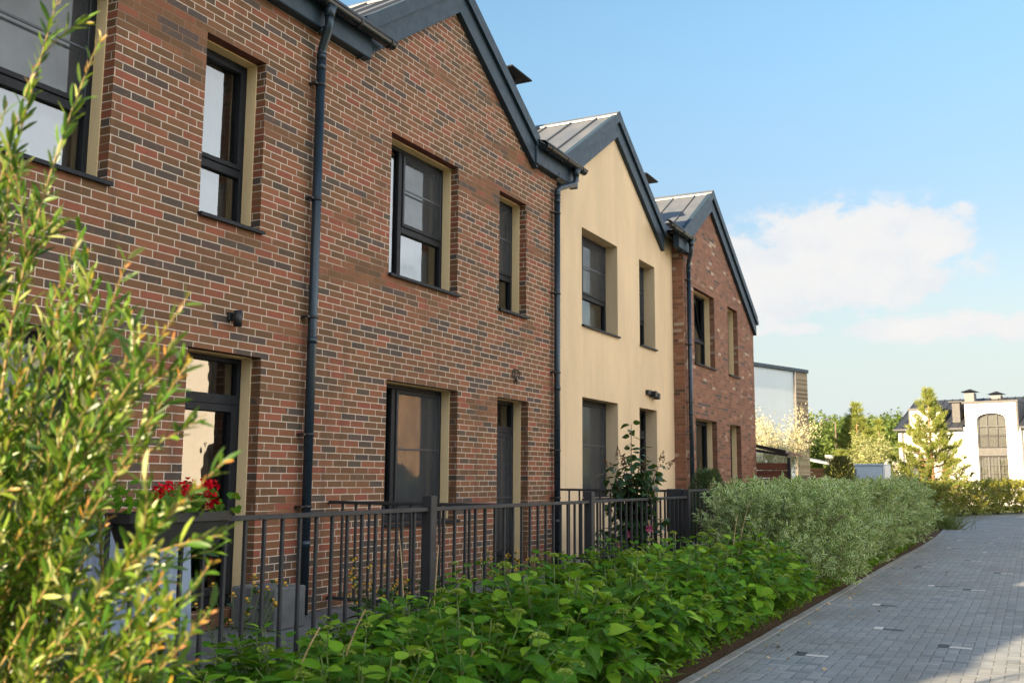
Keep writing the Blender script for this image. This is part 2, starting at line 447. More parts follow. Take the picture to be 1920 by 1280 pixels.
M['pine'] = leafmat('pine needle', [(0., (.13, .17, .03)), (.5, (.22, .27, .05)), (1., (.36, .36, .08))], .25, None, .5, False)
M['silver'] = leafmat('silver cream leaf', [(0., (.42, .4, .24)), (.5, (.58, .52, .33)), (1., (.68, .62, .43))], .25, None, .6, False)
M['silver_green'] = leafmat('pale olive leaf', [(0., (.22, .25, .09)), (.5, (.33, .35, .14)), (1., (.46, .45, .22))], .25, None, .6, False)
M['gold'] = leafmat('golden shrub leaf', [(0., (.14, .17, .018)), (.5, (.26, .26, .03)), (1., (.42, .36, .05))], .3, None, .5, False)
M['thuja'] = leafmat('brown green thuja', [(0., (.05, .05, .012)), (1., (.12, .09, .025))], .2, None, .6, False)
M['rosemary'] = leafmat('blue green needles', [(0., (.02, .06, .025)), (1., (.06, .12, .05))], .2, None, .5, False)
M['forest'] = leafmat('forest leaf', [(0., (.045, .085, .015)), (.5, (.085, .135, .022)), (1., (.14, .19, .035))], .3, None, .6, False)
M['grassblade'] = leafmat('grass blade', [(0., (.06, .1, .02)), (.7, (.12, .16, .03)), (1., (.25, .22, .08))], .3, None, .6, False)

# ------------------------------------------------------------------ leaf templates
def lance(stations, fold=.25, droop=0., wide=None):
    V = []; U = []; F = []
    for a, w in stations:
        z = -droop*a*a
        V += [(a, -w, z+fold*w), (a, 0, z), (a, w, z+fold*w)]; U += [(a, .0), (a, .5), (a, 1.)]
    for i in range(len(stations)-1):
        b = i*3
        F += [(b, b+1, b+4, b+3), (b+1, b+2, b+5, b+4)]
    return np.array(V), F, np.array(U)
T_willow = lance([(0, .012), (.3, .09), (.62, .1), (.86, .06), (1, .004)], .35, .14)
T_hyd = lance([(0, .03), (.08, .2), (.28, .36), (.52, .34), (.76, .19), (.92, .06), (1, .004)], .22, .32)
T_dog = lance([(0, .02), (.3, .2), (.62, .2), (1, .01)], .35, .2)
T_small = lance([(0, .05), (.5, .26), (1, .02)], .3, .15)
T_needle = (np.array([(0, -.02, 0), (0, .02, 0), (1, .006, 0), (1, -.006, 0)]), [(0, 1, 2, 3)], np.array([(0, 0), (0, 1), (1, 1), (1, 0)], float))
T_blob = (np.array([(0, -.3, 0), (.2, .35, .05), (.75, .42, 0), (1, -.05, .1), (.65, -.45, .03)]), [(0, 4, 3, 2, 1)], np.array([(0, .2), (.2, .9), (.7, 1), (1, .5), (.6, 0)], float))
T_petal = (np.array([(0, 0, 0), (.5, .4, .1), (1, .15, .0), (1, -.15, 0), (.5, -.4, .1)]), [(0, 4, 3, 2, 1)], np.array([(0, .5), (.5, 1), (1, .6), (1, .4), (.5, 0)], float))

def unit(v):
    v = np.asarray(v, float); return v/(np.linalg.norm(v, axis=-1, keepdims=True)+1e-9)
def rdir(n, zmin=-1., zmax=1.):
    z = rng.uniform(zmin, zmax, n); a = rng.uniform(0, 2*math.pi, n); r = np.sqrt(1-z*z)
    return np.stack([r*np.cos(a), r*np.sin(a), z], 1)

# ------------------------------------------------------------------ camera, sun, sky
H = 1.55
R = Matrix(((0.8872489, 0.0568911, 0.4577693), (0.4612487, -0.1228428, -0.8787259), (0.0062420, 0.9907942, -0.1352331)))
cam = bpy.data.cameras.new('camera'); co = bpy.data.objects.new('camera', cam); link(co)
cam.lens = 35.006; cam.sensor_width = 36; cam.sensor_fit = 'HORIZONTAL'
co.matrix_world = Matrix.Translation((0, 0, H)) @ R.to_4x4()
cam.clip_end = 6000; cam.clip_start = .05
cam.dof.use_dof = True; cam.dof.focus_distance = 11.; cam.dof.aperture_fstop = 3.6
SC.camera = co

L = Vector((.9, 2.9, -1.0)).normalized()
EL = math.asin(-L.z); ROT = math.atan2(-L.x, -L.y)
sun = bpy.data.lights.new('sun', 'SUN'); so = bpy.data.objects.new('sun', sun); link(so)
sun.energy = 4.8; sun.angle = math.radians(.4); sun.color = (1., .77, .5)
so.rotation_euler = L.to_track_quat('-Z', 'Y').to_euler(); so.location = (-20, -40, 30)

def build_world():
    w = bpy.data.worlds.new('World'); SC.world = w; w.use_nodes = True
    t = NT.__new__(NT); t.t = w.node_tree; t.t.nodes.clear(); t.out = t.n('ShaderNodeOutputWorld')
    sky = t.n('ShaderNodeTexSky', sky_type='NISHITA'); sky.sun_disc = False
    sky.sun_elevation = EL; sky.sun_rotation = ROT; sky.altitude = 150; sky.air_density = 2.; sky.dust_density = .8; sky.ozone_density = 5.
    v = t.n('ShaderNodeTexCoord').outputs['Generated']
    x, y, z = t.xyz(v)
    az = t.m('MULTIPLY', t.m('ARCTAN2', x, y), 57.2958)
    el = t.m('MULTIPLY', t.m('ARCSINE', z), 57.2958)
    p = t.comb(az, t.m('MULTIPLY', el, 1.5), 0.)
    nz = t.noise(p, .42, 7., .6); nw = t.noise(p, .13, 5., .6)
    def blob(a0, e0, ra, re, amp=1.):
        q = t.m('ADD', t.m('POWER', t.m('DIVIDE', t.m('SUBTRACT', az, a0), ra), 2.), t.m('POWER', t.m('DIVIDE', t.m('SUBTRACT', el, e0), re), 2.))
        return t.m('MULTIPLY', t.m('SUBTRACT', 1., q), amp)
    mask = blob(-8.6, 12.1, 7.4, 3.5)
    for a_ in ((-13.8, 11., 4.5, 3.2, 1.), (-4.2, 8.0, 5.0, .95, .75), (2., 7.9, 5.5, 1.1, .75), (-12.5, 8.3, 3., .5, .6),
               (-5., 12.6, 3.4, 2.2, .9), (-2.6, 14.1, .8, .5, .5), (-60, 12, 22, 5, 1.)):
        mask = t.m('MAXIMUM', mask, blob(*a_))
    dens = t.m('ADD', mask, t.m('MULTIPLY', t.m('SUBTRACT', nz, .47), 2.6))
    cov = t.m('MULTIPLY', t.rmap(dens, -.05, .62), t.rmap(mask, -.5, .3))
    wisp = t.m('MULTIPLY', t.rmap(nw, .56, .8), t.rmap(el, 2., 20., .35, .05))
    cov = t.m('MAXIMUM', t.m('MULTIPLY', cov, .93), wisp)
    shade = t.rmap(t.m('ADD', t.noise(p, .3, 4.), t.m('MULTIPLY', mask, .15)), .35, .75)
    ccol = t.mix(shade, (3.5, 3.58, 3.72), (3.92, 3.84, 3.76))
    skyc = t.mix(t.rmap(el, 2., 15., .82, 0.), t.mix(1., sky.outputs[0], t.mix(t.rmap(el, 12., 27.), (.84, .76, .86), (1.0, 1.03, 1.06)), 'MULTIPLY'), (2.95, 3.5, 3.75))   # thin veil of haze low in the sky
    col = t.mix(cov, skyc, ccol)
    # unseen bright cloud outside the frame, added to fill the shaded fronts
    fill_bank = t.m('MAXIMUM', t.m('MAXIMUM', blob(85., 30., 64., 20.5), blob(130., 42., 50., 20.)), blob(64., 17., 47., 15.))
    fill_bank = t.rmap(t.m('ADD', fill_bank, t.m('MULTIPLY', t.m('SUBTRACT', nw, .5), 1.6)), -.1, .45)
    col = t.mix(fill_bank, col, t.mix(t.rmap(el, 16., 30.), (11.2, 12.2, 13.), t.mix(shade, (7.6, 7.4, 7.2), (11.2, 10.4, 9.5))))
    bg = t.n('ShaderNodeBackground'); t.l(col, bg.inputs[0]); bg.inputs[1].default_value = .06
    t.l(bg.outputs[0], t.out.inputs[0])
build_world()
SC.view_settings.view_transform = 'Standard'; SC.view_settings.look = 'None'; SC.view_settings.gamma = 1
SC.view_settings.exposure = 2.
SC.render.engine = 'CYCLES'
SC.cycles.use_denoising = True
SC.cycles.max_bounces = 8; SC.cycles.transparent_max_bounces = 12
SC.cycles.diffuse_bounces = 4; SC.cycles.caustics_reflective = False; SC.cycles.caustics_refractive = False

# ------------------------------------------------------------------ ground, path, terrace
def smooth_edge(pts, n=6):
    pts = np.array(pts, float); out = []
    for i in range(len(pts)-1):
        p0 = pts[max(i-1, 0)]; p1 = pts[i]; p2 = pts[i+1]; p3 = pts[min(i+2, len(pts)-1)]
        for k in range(n):
            u = k/n
            out.append(.5*((2*p1)+(-p0+p2)*u+(2*p0-5*p1+4*p2-p3)*u*u+(-p0+3*p1-3*p2+p3)*u**3))
    out.append(pts[-1]); return np.array(out)
EDGE = smooth_edge([(-2.42, -14), (-2.42, 8), (-2.42, 20), (-2.4, 28), (-2.6, 35), (-3.15, 40), (-3.3, 44), (-2.4, 49), (-.6, 54), (2.2, 60), (6, 66)])
b = MB(); b.poly([(-3000, -3000, -.03), (3000, -3000, -.03), (3000, 3000, -.03), (-3000, 3000, -.03)])
struct(b.build('ground', M['ground']))
b = MB()
for i in range(len(EDGE)-1):
    (xa, ya), (xb, yb) = EDGE[i], EDGE[i+1]
    b.add([(xa, ya, 0), (xa+6.6, ya-.1, 0), (xb+6.6, yb-.1, 0), (xb, yb, 0)], [(0, 1, 2, 3)])
# pairs of white and charcoal blocks set into the herringbone
def accent(x, y, white_long):
    i = round(x/.1); j = round(y/.1)
    best = min(((a, c) for a in range(i-3, i+4) for c in range(j-3, j+4) if (a-c) % 4 == 0), key=lambda q: (q[0]-i)**2+(q[1]-j)**2)
    a, c = best; g = .004
    b.poly([(a*.1+g, c*.1+g, .003), ((a+2)*.1-g, c*.1+g, .003), ((a+2)*.1-g, (c+1)*.1-g, .003), (a*.1+g, (c+1)*.1-g, .003)], 1 if white_long else 2)
    a2, c2 = a-1, c      # vertical block beside it has m = 3 at its lower cell
    if (a2-c2) % 4 == 3:
        b.poly([(a2*.1+g, c2*.1+g, .003), ((a2+1)*.1-g, c2*.1+g, .003), ((a2+1)*.1-g, (c2+2)*.1-g, .003), (a2*.1+g, (c2+2)*.1-g, .003)], 2 if white_long else 1)
for ac in ((-1.75, 9.18, 1), (-.68, 10.4, 1), (-1.53, 11.3, 0), (-1.4, 16.2, 0), (-1.72, 13.3, 0), (-.8, 15.9, 1), (-1.9, 19.7, 1), (-1.2, 21.6, 1),
           (-1.7, 25.4, 0), (-1., 24.2, 0), (-1.9, 29., 1), (-.9, 30.5, 1), (-1.5, 35., 1), (-2.1, 34., 0), (-.6, 19.0, 1), (.4, 12., 0), (.2, 17., 1), (-.9, 27.7, 0), (-1.1, 7.0, 0), (.6, 7.6, 1)):
    accent(*ac)
struct(b.build('path', [M['paving'], M['paver_white'], M['paver_black']]))
b = MB()
for i in range(len(EDGE)-1):
    (xa, ya), (xb, yb) = EDGE[i], EDGE[i+1]
    d = np.array([xb-xa, yb-ya]); ln = np.linalg.norm(d); k = max(1, int(ln/1.0)); nrm = np.array([-d[1], d[0]])/ln
    for q in range(k):
        p0 = np.array([xa, ya])+d*(q/k); p1 = np.array([xa, ya])+d*((q+1)/k)-d/ln*.012
        o0, o1 = p0+nrm*.08, p1+nrm*.08
        zt = .012+RND.uniform(-.004, .004)
        b.add([(*p0, -.05), (*p1, -.05), (*o1, -.05), (*o0, -.05), (*p0, zt), (*p1, zt), (*o1, zt), (*o0, zt)],
              [(4, 5, 6, 7), (0, 1, 5, 4), (1, 2, 6, 5), (2, 3, 7, 6), (3, 0, 4, 7)])
struct(b.build('kerb', M['kerb']))
# mulch bed: low uneven sheet between the edging and the terrace
b = MB(); nx_, ny_ = 14, 120
gx = np.linspace(0, 1, nx_); gy = np.linspace(-12, 40, ny_)
V = []
for yy in gy:
    xe = np.interp(yy, EDGE[:, 1], EDGE[:, 0])-.085
    for g in gx:
        xx = xe+(-4.75-xe)*g
        V.append((xx, yy, -.012+.1*min(1, g*4)+.03*math.sin(yy*3.1+g*9)*math.sin(g*7+yy)*min(1, g*6)))
b.add(V, [(j*nx_+i, (j+1)*nx_+i, (j+1)*nx_+i+1, j*nx_+i+1) for j in range(ny_-1) for i in range(nx_-1)], smooth=True)
struct(b.build('soil', M['soil']))
b = MB(); b.box((-6.9, -12, -.02), (-4.76, 14.8, .13)); struct(b.build('terrace', M['block']))
b = MB(); b.box((-7.1, 14.8, -.02), (-4.76, 29., .19)); struct(b.build('terrace', M['block']))

# ------------------------------------------------------------------ row houses
def window(h, o, X, y0, y1, z0, z1, mull=None, transom=None, bar=None, door=False, curt='net', full_transom=None, tilt=False, org=(0, 0, 0), sill=True, brickw=True, wide=False):
    """frame mesh is the part; panes, sill, reveal and curtain are its sub-parts"""
    nm = 'french_door' if door else 'window'
    fx0, fx1 = X-.33, X-.25          # frame depth range
    f = MB(); e = .012; w = .062
    Y0, Y1, Z0, Z1 = y0-.02, y1+.0, z0-.0, z1+.0
    panes = []
    def bar_y(y, za, zb, wd=.07, d0=fx0, d1=fx1): f.bbox((d0, y-wd/2, za), (d1, y+wd/2, zb), .006)
    def bar_z(z, ya, yb, wd=.07, d0=fx0, d1=fx1): f.bbox((d0+.002, ya, z-wd/2), (d1-.002, yb, z+wd/2), .006)
    f.bbox((fx0, Y0, Z0), (fx1, Y0+w, Z1)); f.bbox((fx0, Y1-w, Z0), (fx1, Y1, Z1))
    bar_z(Z1-w/2, Y0+w, Y1-w, w); bar_z(Z0+.045, Y0+w, Y1-w, .09)
    ya, yb, za, zb = Y0+w, Y1-w, Z0+.09, Z1-w
    def sash(a, c, lo, hi, s=.05):
        d0, d1 = fx0+.01, fx1+.016
        f.bbox((d0, a, lo), (d1, a+s, hi)); f.bbox((d0, c-s, lo), (d1, c, hi))
        f.bbox((d0+.002, a+s, lo), (d1-.002, c-s, lo+s)); f.bbox((d0+.002, a+s, hi-s), (d1-.002, c-s, hi))
        panes.append((a+s, c-s, lo+s, hi-s))
    if mull:
        ym = Y0+(Y1-Y0)*mull
        bar_y(ym, za, zb, .085)
        panes.append((ya, ym-.0425, za, zb)); ya = ym+.0425
    if transom:
        bar_z(transom, ya, yb, .085)
        panes.append((ya, yb, za, transom-.0425)); za = transom+.0425
    if full_transom:
        bar_z(full_transom, ya, yb, .1)
        panes.append((ya, yb, full_transom+.05, zb)); zb = full_transom-.05
    if not tilt: sash(ya, yb, za, zb, .075 if door else .05)
    if bar:
        f.bbox((fx1+.004, ya+.02, bar-.012), (fx1+.018, yb-.02, bar+.012), .003, 1)
        for yy in (ya+.02, yb-.034): f.bbox((fx1+.003, yy, za+.03), (fx1+.019, yy+.014, zb-.03), .003, 1)
    if door:   # handle plate and low panel
        f.bbox((fx1+.016, ya+.02, 1.25), (fx1+.05, ya+.05, 1.42), .004, 1)
    fr = f.build(nm, [M['frame'], M['screen_bar']], h, org)
    if bar:      # insect screen stretched over the opening sash
        k = MB(); k.poly([(fx1+.011, ya+.02, za+.02), (fx1+.011, yb-.02, za+.02), (fx1+.011, yb-.02, zb-.02), (fx1+.011, ya+.02, zb-.02)])
        k.build('insect_screen', M['mesh'], fr, org)
    g = MB()
    for a, c, lo, hi in panes:
        g.poly([(fx0+.035, a-.01, lo-.01), (fx0+.035, c+.01, lo-.01), (fx0+.035, c+.01, hi+.01), (fx0+.035, a-.01, hi+.01)])
    if tilt:   # tilted sash, hinged at its foot and leaning into the room
        s_ = MB(); k = math.tan(math.radians(9)); s2 = .06
        def tp(y, z): return (fx0+.03-(z-za)*k, y, z)
        for (a, c, lo, hi) in ((ya, ya+s2, za, zb), (yb-s2, yb, za, zb), (ya, yb, za, za+s2), (ya, yb, zb-s2, zb)):
            p = [tp(a, lo), tp(c, lo), tp(c, hi), tp(a, hi)]; q = [(x_-.05, y_, z_) for x_, y_, z_ in p]
            s_.add(p+q, [(0, 1, 2, 3), (7, 6, 5, 4), (0, 4, 5, 1), (1, 5, 6, 2), (2, 6, 7, 3), (3, 7, 4, 0)])
        s_.build('sash', M['frame'], fr)
        fr.children[-1].location = (-org[0], -org[1], -org[2])
        g.poly([tp(ya+s2, za+s2), tp(yb-s2, za+s2), tp(yb-s2, zb-s2), tp(ya+s2, zb-s2)])
    g.build('pane', M['glass'], fr, org)
    # reveal: cream plaster behind the brick skin
    r = MB(); xb, xf = X-.345, X-.125; k = .012 if brickw else 0.0
    for (a, c) in ((y0-.06, y0+k), (y1-k, y1+.06)): r.box((xb, a, z0), (xf, c, z1-k))
    r.box((xb, y0-.06, z1-k), (xf, y1+.06, z1+.06))
    r.build('reveal', M['reveal'] if brickw else M['stucco'], fr, org)
    if sill:
        s_ = MB(); a, c = y0-.015, y1+.03
        s_.add([(X-.25, a, z0+.016), (X-.25, c, z0+.016), (X+.05, c, z0-.008), (X+.05, a, z0-.008), (X-.25, a, z0-.02), (X-.25, c, z0-.02), (X+.05, c, z0-.042), (X+.05, a, z0-.042)],
               [(0, 3, 2, 1), (4, 5, 6, 7), (3, 7, 6, 2), (0, 4, 7, 3), (1, 2, 6, 5), (0, 1, 5, 4)])
        s_.build('sill', M['frame'], fr, org)
    # curtain folds inside
    if curt:
        q = MB(); n = 44
        for (a, c) in (((y0, y0+(y1-y0)*.97),) if curt == 'full' else ((y0-.1, y1+.1),)):
            ys = np.linspace(a, c+(.45 if curt == 'full' else .25), n); xs = X-.47+.025*np.sin(np.arange(n)*1.15)+.012*np.sin(np.arange(n)*.37+y0)
            V = [(xs[i], ys[i], zz) for zz in (z0-.05, z1+.02) for i in range(n)]
            q.add(V, [(i, i+1, n+i+1, n+i) for i in range(n-1)], smooth=True)
        q.build('curtain', M['curtain'] if curt != 'grey' else M['curtain_grey'], fr, org)
    return fr

def gable_profile(pts):
    ys = [p[0] for p in pts]; zs = [p[1] for p in pts]
    return lambda y: float(np.interp(y, ys, zs))

def row_house(label, y0, y1, X, base, prof, openings, wallmat, verge, vfasc=None, gut=None, pipe=None, chimney=None, brickw=True, endgutter=False, group='row houses with gabled fronts'):
    """prof: list of (y, z) of the roof surface from one side to the other; verge: (foot left, peak, foot right) indices"""
    org = (X, y0, 0)
    h = thing('row_house', label, 'house', org, group)
    P = gable_profile(prof); back = X-9.6
    w = MB()
    ycuts = sorted(set([y0, y1]+[p[0] for p in prof if y0 < p[0] < y1]+[v for o in openings for v in (o[0], o[1])]))
    zc = sorted(set([base]+[v for o in openings for v in (o[2], o[3])]))
    zc.append(20)
    U = lambda y: P(y)-.06
    def hole(ya, yb, za, zb): return any(o[0] <= ya+1e-6 and o[1] >= yb-1e-6 and o[2] <= za+1e-6 and o[3] >= zb-1e-6 for o in openings)
    for i in range(len(ycuts)-1):
        a, c = ycuts[i], ycuts[i+1]
        for j in range(len(zc)-1):
            lo, hi = zc[j], zc[j+1]
            if hole(a, c, lo, hi): continue
            la, lc = min(lo, U(a)), min(lo, U(c)); ha, hc = min(hi, U(a)), min(hi, U(c))
            if ha-la < 1e-4 and hc-lc < 1e-4: continue
            w.poly([(X, a, la), (X, c, lc), (X, c, hc), (X, a, ha)])
    D = .125
    for a, c, lo, hi, *_ in openings:   # brick returns and soffit of each opening
        w.poly([(X, a, lo), (X, a, hi), (X-D, a, hi), (X-D, a, lo)])
        w.poly([(X, c, lo), (X-D, c, lo), (X-D, c, hi), (X, c, hi)])
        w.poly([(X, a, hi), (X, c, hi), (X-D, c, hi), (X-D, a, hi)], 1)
        w.poly([(X, a, lo), (X-D, a, lo), (X-D, c, lo), (X, c, lo)])
    pp = [(y, z-.06) for y, z in prof if y0 <= y <= y1]
    if pp[0][0] > y0: pp = [(y0, U(y0))]+pp
    if pp[-1][0] < y1: pp.append((y1, U(y1)))
    w.poly([(back, y1, base-.2), (back, y0, base-.2)]+[(back, y, z) for y, z in pp])
    w.poly([(X, y0, base), (X, y0, U(y0)), (back, y0, U(y0)), (back, y0, base)])
    w.poly([(X, y1, base), (back, y1, base), (back, y1, U(y1)), (X, y1, U(y1))])
    # inner skin: room walls so that the panes look into a real, closed room
    w.build('wall', [wallmat, M['lintel'] if brickw else wallmat], h, org)
    r = MB(); xi = X-.36; xr = X-3.6
    zlev = [(base+.05, 2.9+base*.8), (3.25+base*.8, 6.3)]
    for lo, hi in zlev:
        hi = min(hi, min(U(y0+.3), U(y1-.3))-.05)
        a, c = y0+.12, y1-.12
        r.poly([(xr, a, lo), (xr, c, lo), (xr, c, hi), (xr, a, hi)]); r.poly([(xi, a, lo), (xr, a, lo), (xr, a, hi), (xi, a, hi)])
        r.poly([(xi, c, lo), (xi, c, hi), (xr, c, hi), (xr, c, lo)]); r.poly([(xi, a, lo), (xi, c, lo), (xr, c, lo), (xr, a, lo)])
        r.poly([(xi, a, hi), (xr, a, hi), (xr, c, hi), (xi, c, hi)])
    r.build('room', M['room'], h, org)
    p = MB(); p.box((X-.05, y0+.01, base-.25), (X+.012 if not brickw else X-.012, y1-.01, base)); p.build('plinth', M['plinth'], h, org)
    for o in openings:
        kw = dict(o[4]); window(h, o, X, o[0], o[1], o[2], o[3], org=org, brickw=brickw, **kw)
    # roof: sheets with standing seams, ridge cap
    xf = X+.125
    rf = MB()
    for i in range(len(prof)-1):
        (ya, za), (yb, zb) = prof[i], prof[i+1]
        rf.add([(xf, ya, za), (xf, yb, zb), (back-.2, yb, zb), (back-.2, ya, za), (xf, ya, za-.05), (xf, yb, zb-.05), (back-.2, yb, zb-.05), (back-.2, ya, za-.05)],
               [(0, 1, 2, 3), (7, 6, 5, 4), (0, 4, 5, 1), (2, 6, 7, 3)])
    iL, iP, iR = verge
    for (ia, ib) in ((iL, iP), (iP, iR)):
        (ya, za), (yb, zb) = prof[ia], prof[ib]
        d = np.array([0, yb-ya, zb-za]); d /= np.linalg.norm(d); up = np.array([0, -d[2], d[1]])
        x = xf-.42
        while x > back:
            rf.beam(np.array([x, ya, za])+d*.06+up*.018, np.array([x, yb, zb])-d*.1+up*.018, .018, .036, 0, up)
            x -= .56
    (yp, zp) = prof[iP]
    sl = abs((prof[iP][1]-prof[iL][1])/(prof[iP][0]-prof[iL][0]))
    for sg in (-1, 1):
        rf.add([(xf+.01, yp, zp+.05), (back, yp, zp+.05), (back, yp+sg*.17, zp+.05-.17*sl), (xf+.01, yp+sg*.17, zp+.05-.17*sl),
                (xf+.01, yp+sg*.17, zp+.012-.17*sl), (back, yp+sg*.17, zp+.012-.17*sl)], [(0, 1, 2, 3), (3, 2, 5, 4)])
    rf.build('roof', M['roof'], h, org)
    # bargeboards: deep fascia on the gable with a proud upper band
    fb = MB()
    yL, yR = prof[iL][0], prof[iR][0]; zL, zR = prof[iL][1], prof[iR][1]
    def band(t0, t1, xa, xb):
        # polygon strip under the roof line, t measured vertically from the roof surface
        for (ya, za, yb, zb) in ((yL, zL, yp, zp), (yp, zp, yR, zR)):
            c = [(ya, za-t1), (yb, zb-t1), (yb, zb-t0), (ya, za-t0)]
            fb.add([(xb, y, z) for y, z in c]+[(xa, y, z) for y, z in c],
                   [(0, 1, 2, 3), (7, 6, 5, 4), (0, 4, 5, 1), (1, 5, 6, 2), (2, 6, 7, 3), (3, 7, 4, 0)])
    band(.17, .48, X-.02, X+.085)
    band(-.035, .168, X+.03, X+.135)
    fb.build('bargeboard', M['blue'], h, org)
    if vfasc:
        a, c, lo, hi, xx = vfasc
        q = MB(); q.bbox((X-.02, a, lo), (xx, c, hi), .01); q.build('eaves_fascia', M['plinth'] if False else M['blue'], h, org)
    if gut:
        a, c, zg, xg = gut
        q = MB(); n = 12; rad = .075
        an = np.linspace(math.pi, 2*math.pi, n)
        out = [(xg+rad*math.cos(t), zg+rad*math.sin(t)) for t in an]; inn = [(xg+(rad-.006)*math.cos(t), zg+(rad-.006)*math.sin(t)) for t in an]
        V = [(x, a, z) for x, z in out]+[(x, c, z) for x, z in out]+[(x, a, z) for x, z in inn]+[(x, c, z) for x, z in inn]
        F = [(i, i+1, n+i+1, n+i) for i in range(n-1)]+[(2*n+i+1, 2*n+i, 3*n+i, 3*n+i+1) for i in range(n-1)]
        F += [(0, n, 3*n, 2*n), (n-1, 3*n-1, 4*n-1, 2*n-1)]
        q.add(V, F, smooth=True)
        for yy in (a, c-.012):
            q.add([(x, yy, z) for x, z in out]+[(x, yy+.012, z) for x, z in out], [tuple(range(n)), tuple(range(2*n-1, n-1, -1))]+[(i, n+i, n+i+1, i+1) for i in range(n-1)])
        q.tube([(xg+rad, a, zg), (xg+rad, c, zg)], .011, 8)
        q.tube([(xg-rad, a, zg), (xg-rad, c, zg)], .009, 8)
        go = q.build('gutter', M['gutter'], h, org)
        for yy in np.arange(a+.2, c-.05, .62):
            k = MB(); ring = [(xg+(rad+.006)*math.cos(t), yy, zg+(rad+.006)*math.sin(t)) for t in an]
            for i in range(n-1): k.beam(ring[i], ring[i+1], .028, .006, 0, (ring[i][0]-xg+1e-4, 0, ring[i][2]-zg))
            k.beam((xg-rad, yy, zg+.01), (xg+rad, yy, zg+.012), .022, .005)
            k.build('bracket', M['dark'], go, None).location = (-org[0], -org[1], 0)
        k = MB(); k.add([(xg-.09, a-.02, zg+.09), (xg-.09, c-.12, zg+.09), (xg+.05, c-.12, zg+.05), (xg+.05, a-.02, zg+.05), (xg+.05, c-.12, zg+.03), (xg+.05, a-.02, zg+.03)],
                        [(0, 3, 2, 1), (3, 5, 4, 2)]); k.build('drip_edge', M['dark'], go, None).location = (-org[0], -org[1], 0)
    if pipe:
        yp_, yo, xg, ztop, zbot, xw = pipe
        q = MB(); rr = .05
        # outlet cone, swan neck, straight run and shoe
        q.tube([(xg, yo, ztop), (xg, yo, ztop-.08), (xg, yo, ztop-.12)], [.085, .06, .054], 14)
        pts = [(xg, yo, ztop-.1), (xg, yo, ztop-.2), (xg-.02, yo+(yp_-yo)*.12, ztop-.27), (xw+.02, yo+(yp_-yo)*.88, ztop-.42), (xw, yp_, ztop-.49), (xw, yp_, ztop-.6)]
        q.tube(pts, rr*.98, 14)
        q.tube([(xw, yp_, ztop-.55), (xw, yp_, zbot)], rr, 16)
        for zz in (ztop-.2, ztop-.5, ztop-.62, 3.02, zbot+.75): q.tube([(xw, yp_, zz), (xw, yp_, zz-.07)], rr+.0045, 16)
        po = q.build('downpipe', M['pipe'], h, org)
        for zz in (ztop-.85, 4.55, 3.25, 2.0, 1.25):
            k = MB(); k.tube([(xw, yp_, zz), (xw, yp_, zz-.03)], rr+.007, 16); k.box((X-.03, yp_-.095, zz-.027), (xw+.01, yp_-.06, zz-.003)); k.box((xw-.012, yp_-.1, zz-.027), (xw+.012, yp_-.04, zz-.003))
            k.build('clamp', M['dark'], po, None).location = (-org[0], -org[1], 0)
    if endgutter:
        q = MB(); yy, zz = prof[-1][0]+.03, prof[-1][1]-.07
        q.tube([(X+.12, yy, zz), (back, yy, zz)], .07, 10); q.build('eaves_gutter', M['gutter'], h, org)
    if chimney:
        cx, cy, zt = chimney
        q = MB(); q.box((cx-.2, cy-.2, zp-.6), (cx+.2, cy+.2, zt-.26)); ch = q.build('chimney', M['cap'], h, org)
        k = MB(); e = .44
        k.add([(cx-e, cy-e, zt-.2), (cx+e, cy-e, zt-.2), (cx+e, cy+e, zt-.2), (cx-e, cy+e, zt-.2), (cx, cy, zt), (cx-e, cy-e, zt-.23), (cx+e, cy-e, zt-.23), (cx+e, cy+e, zt-.23), (cx-e, cy+e, zt-.23)],
              [(0, 1, 4), (1, 2, 4), (2, 3, 4), (3, 0, 4), (8, 7, 6, 5), (0, 5, 6, 1), (1, 6, 7, 2), (2, 7, 8, 3), (3, 8, 5, 0)])
        for sx in (-.17, .17):
            for sy in (-.17, .17): k.box((cx+sx-.02, cy+sy-.02, zt-.3), (cx+sx+.02, cy+sy+.02, zt-.22))
        k.build('chimney_cap', M['cap'], ch, None).location = (-org[0], -org[1], 0)
    return h

def std_open(dy, sx=0., z=0., door_z=.31, **kw):
    pass
XA = -6.85
def brick_open(s):   # the same four openings on each brick house, s = shift along the row
    return [(9.88+s, 11.52+s, 4.02, 5.80, dict(mull=.36, transom=4.72, bar=5.26, curt='full')),
            (12.72+s, 13.62+s, 4.02, 5.80, dict(transom=4.6, bar=5.2, curt='grey')),
            (9.89+s, 11.57+s, 1.0, 2.71, dict(mull=.32, bar=1.9, curt='grey')),
            (12.70+s, 13.70+s, .31, 2.71, dict(door=True, full_transom=2.27, bar=1.25, curt='grey', sill=False))]
P_A = [(8.37, 6.86), (9.12, 6.93), (11.36, 8.48), (13.83, 6.92), (14.5, 6.86), (14.76, 6.86)]
P_0 = [(1.9, 6.86), (2.65, 6.92), (4.86, 8.48), (7.34, 6.92), (8.37, 6.86)]
def shift(P, d): return [(y+d, z) for y, z in P]
G = 'row houses with gabled fronts'
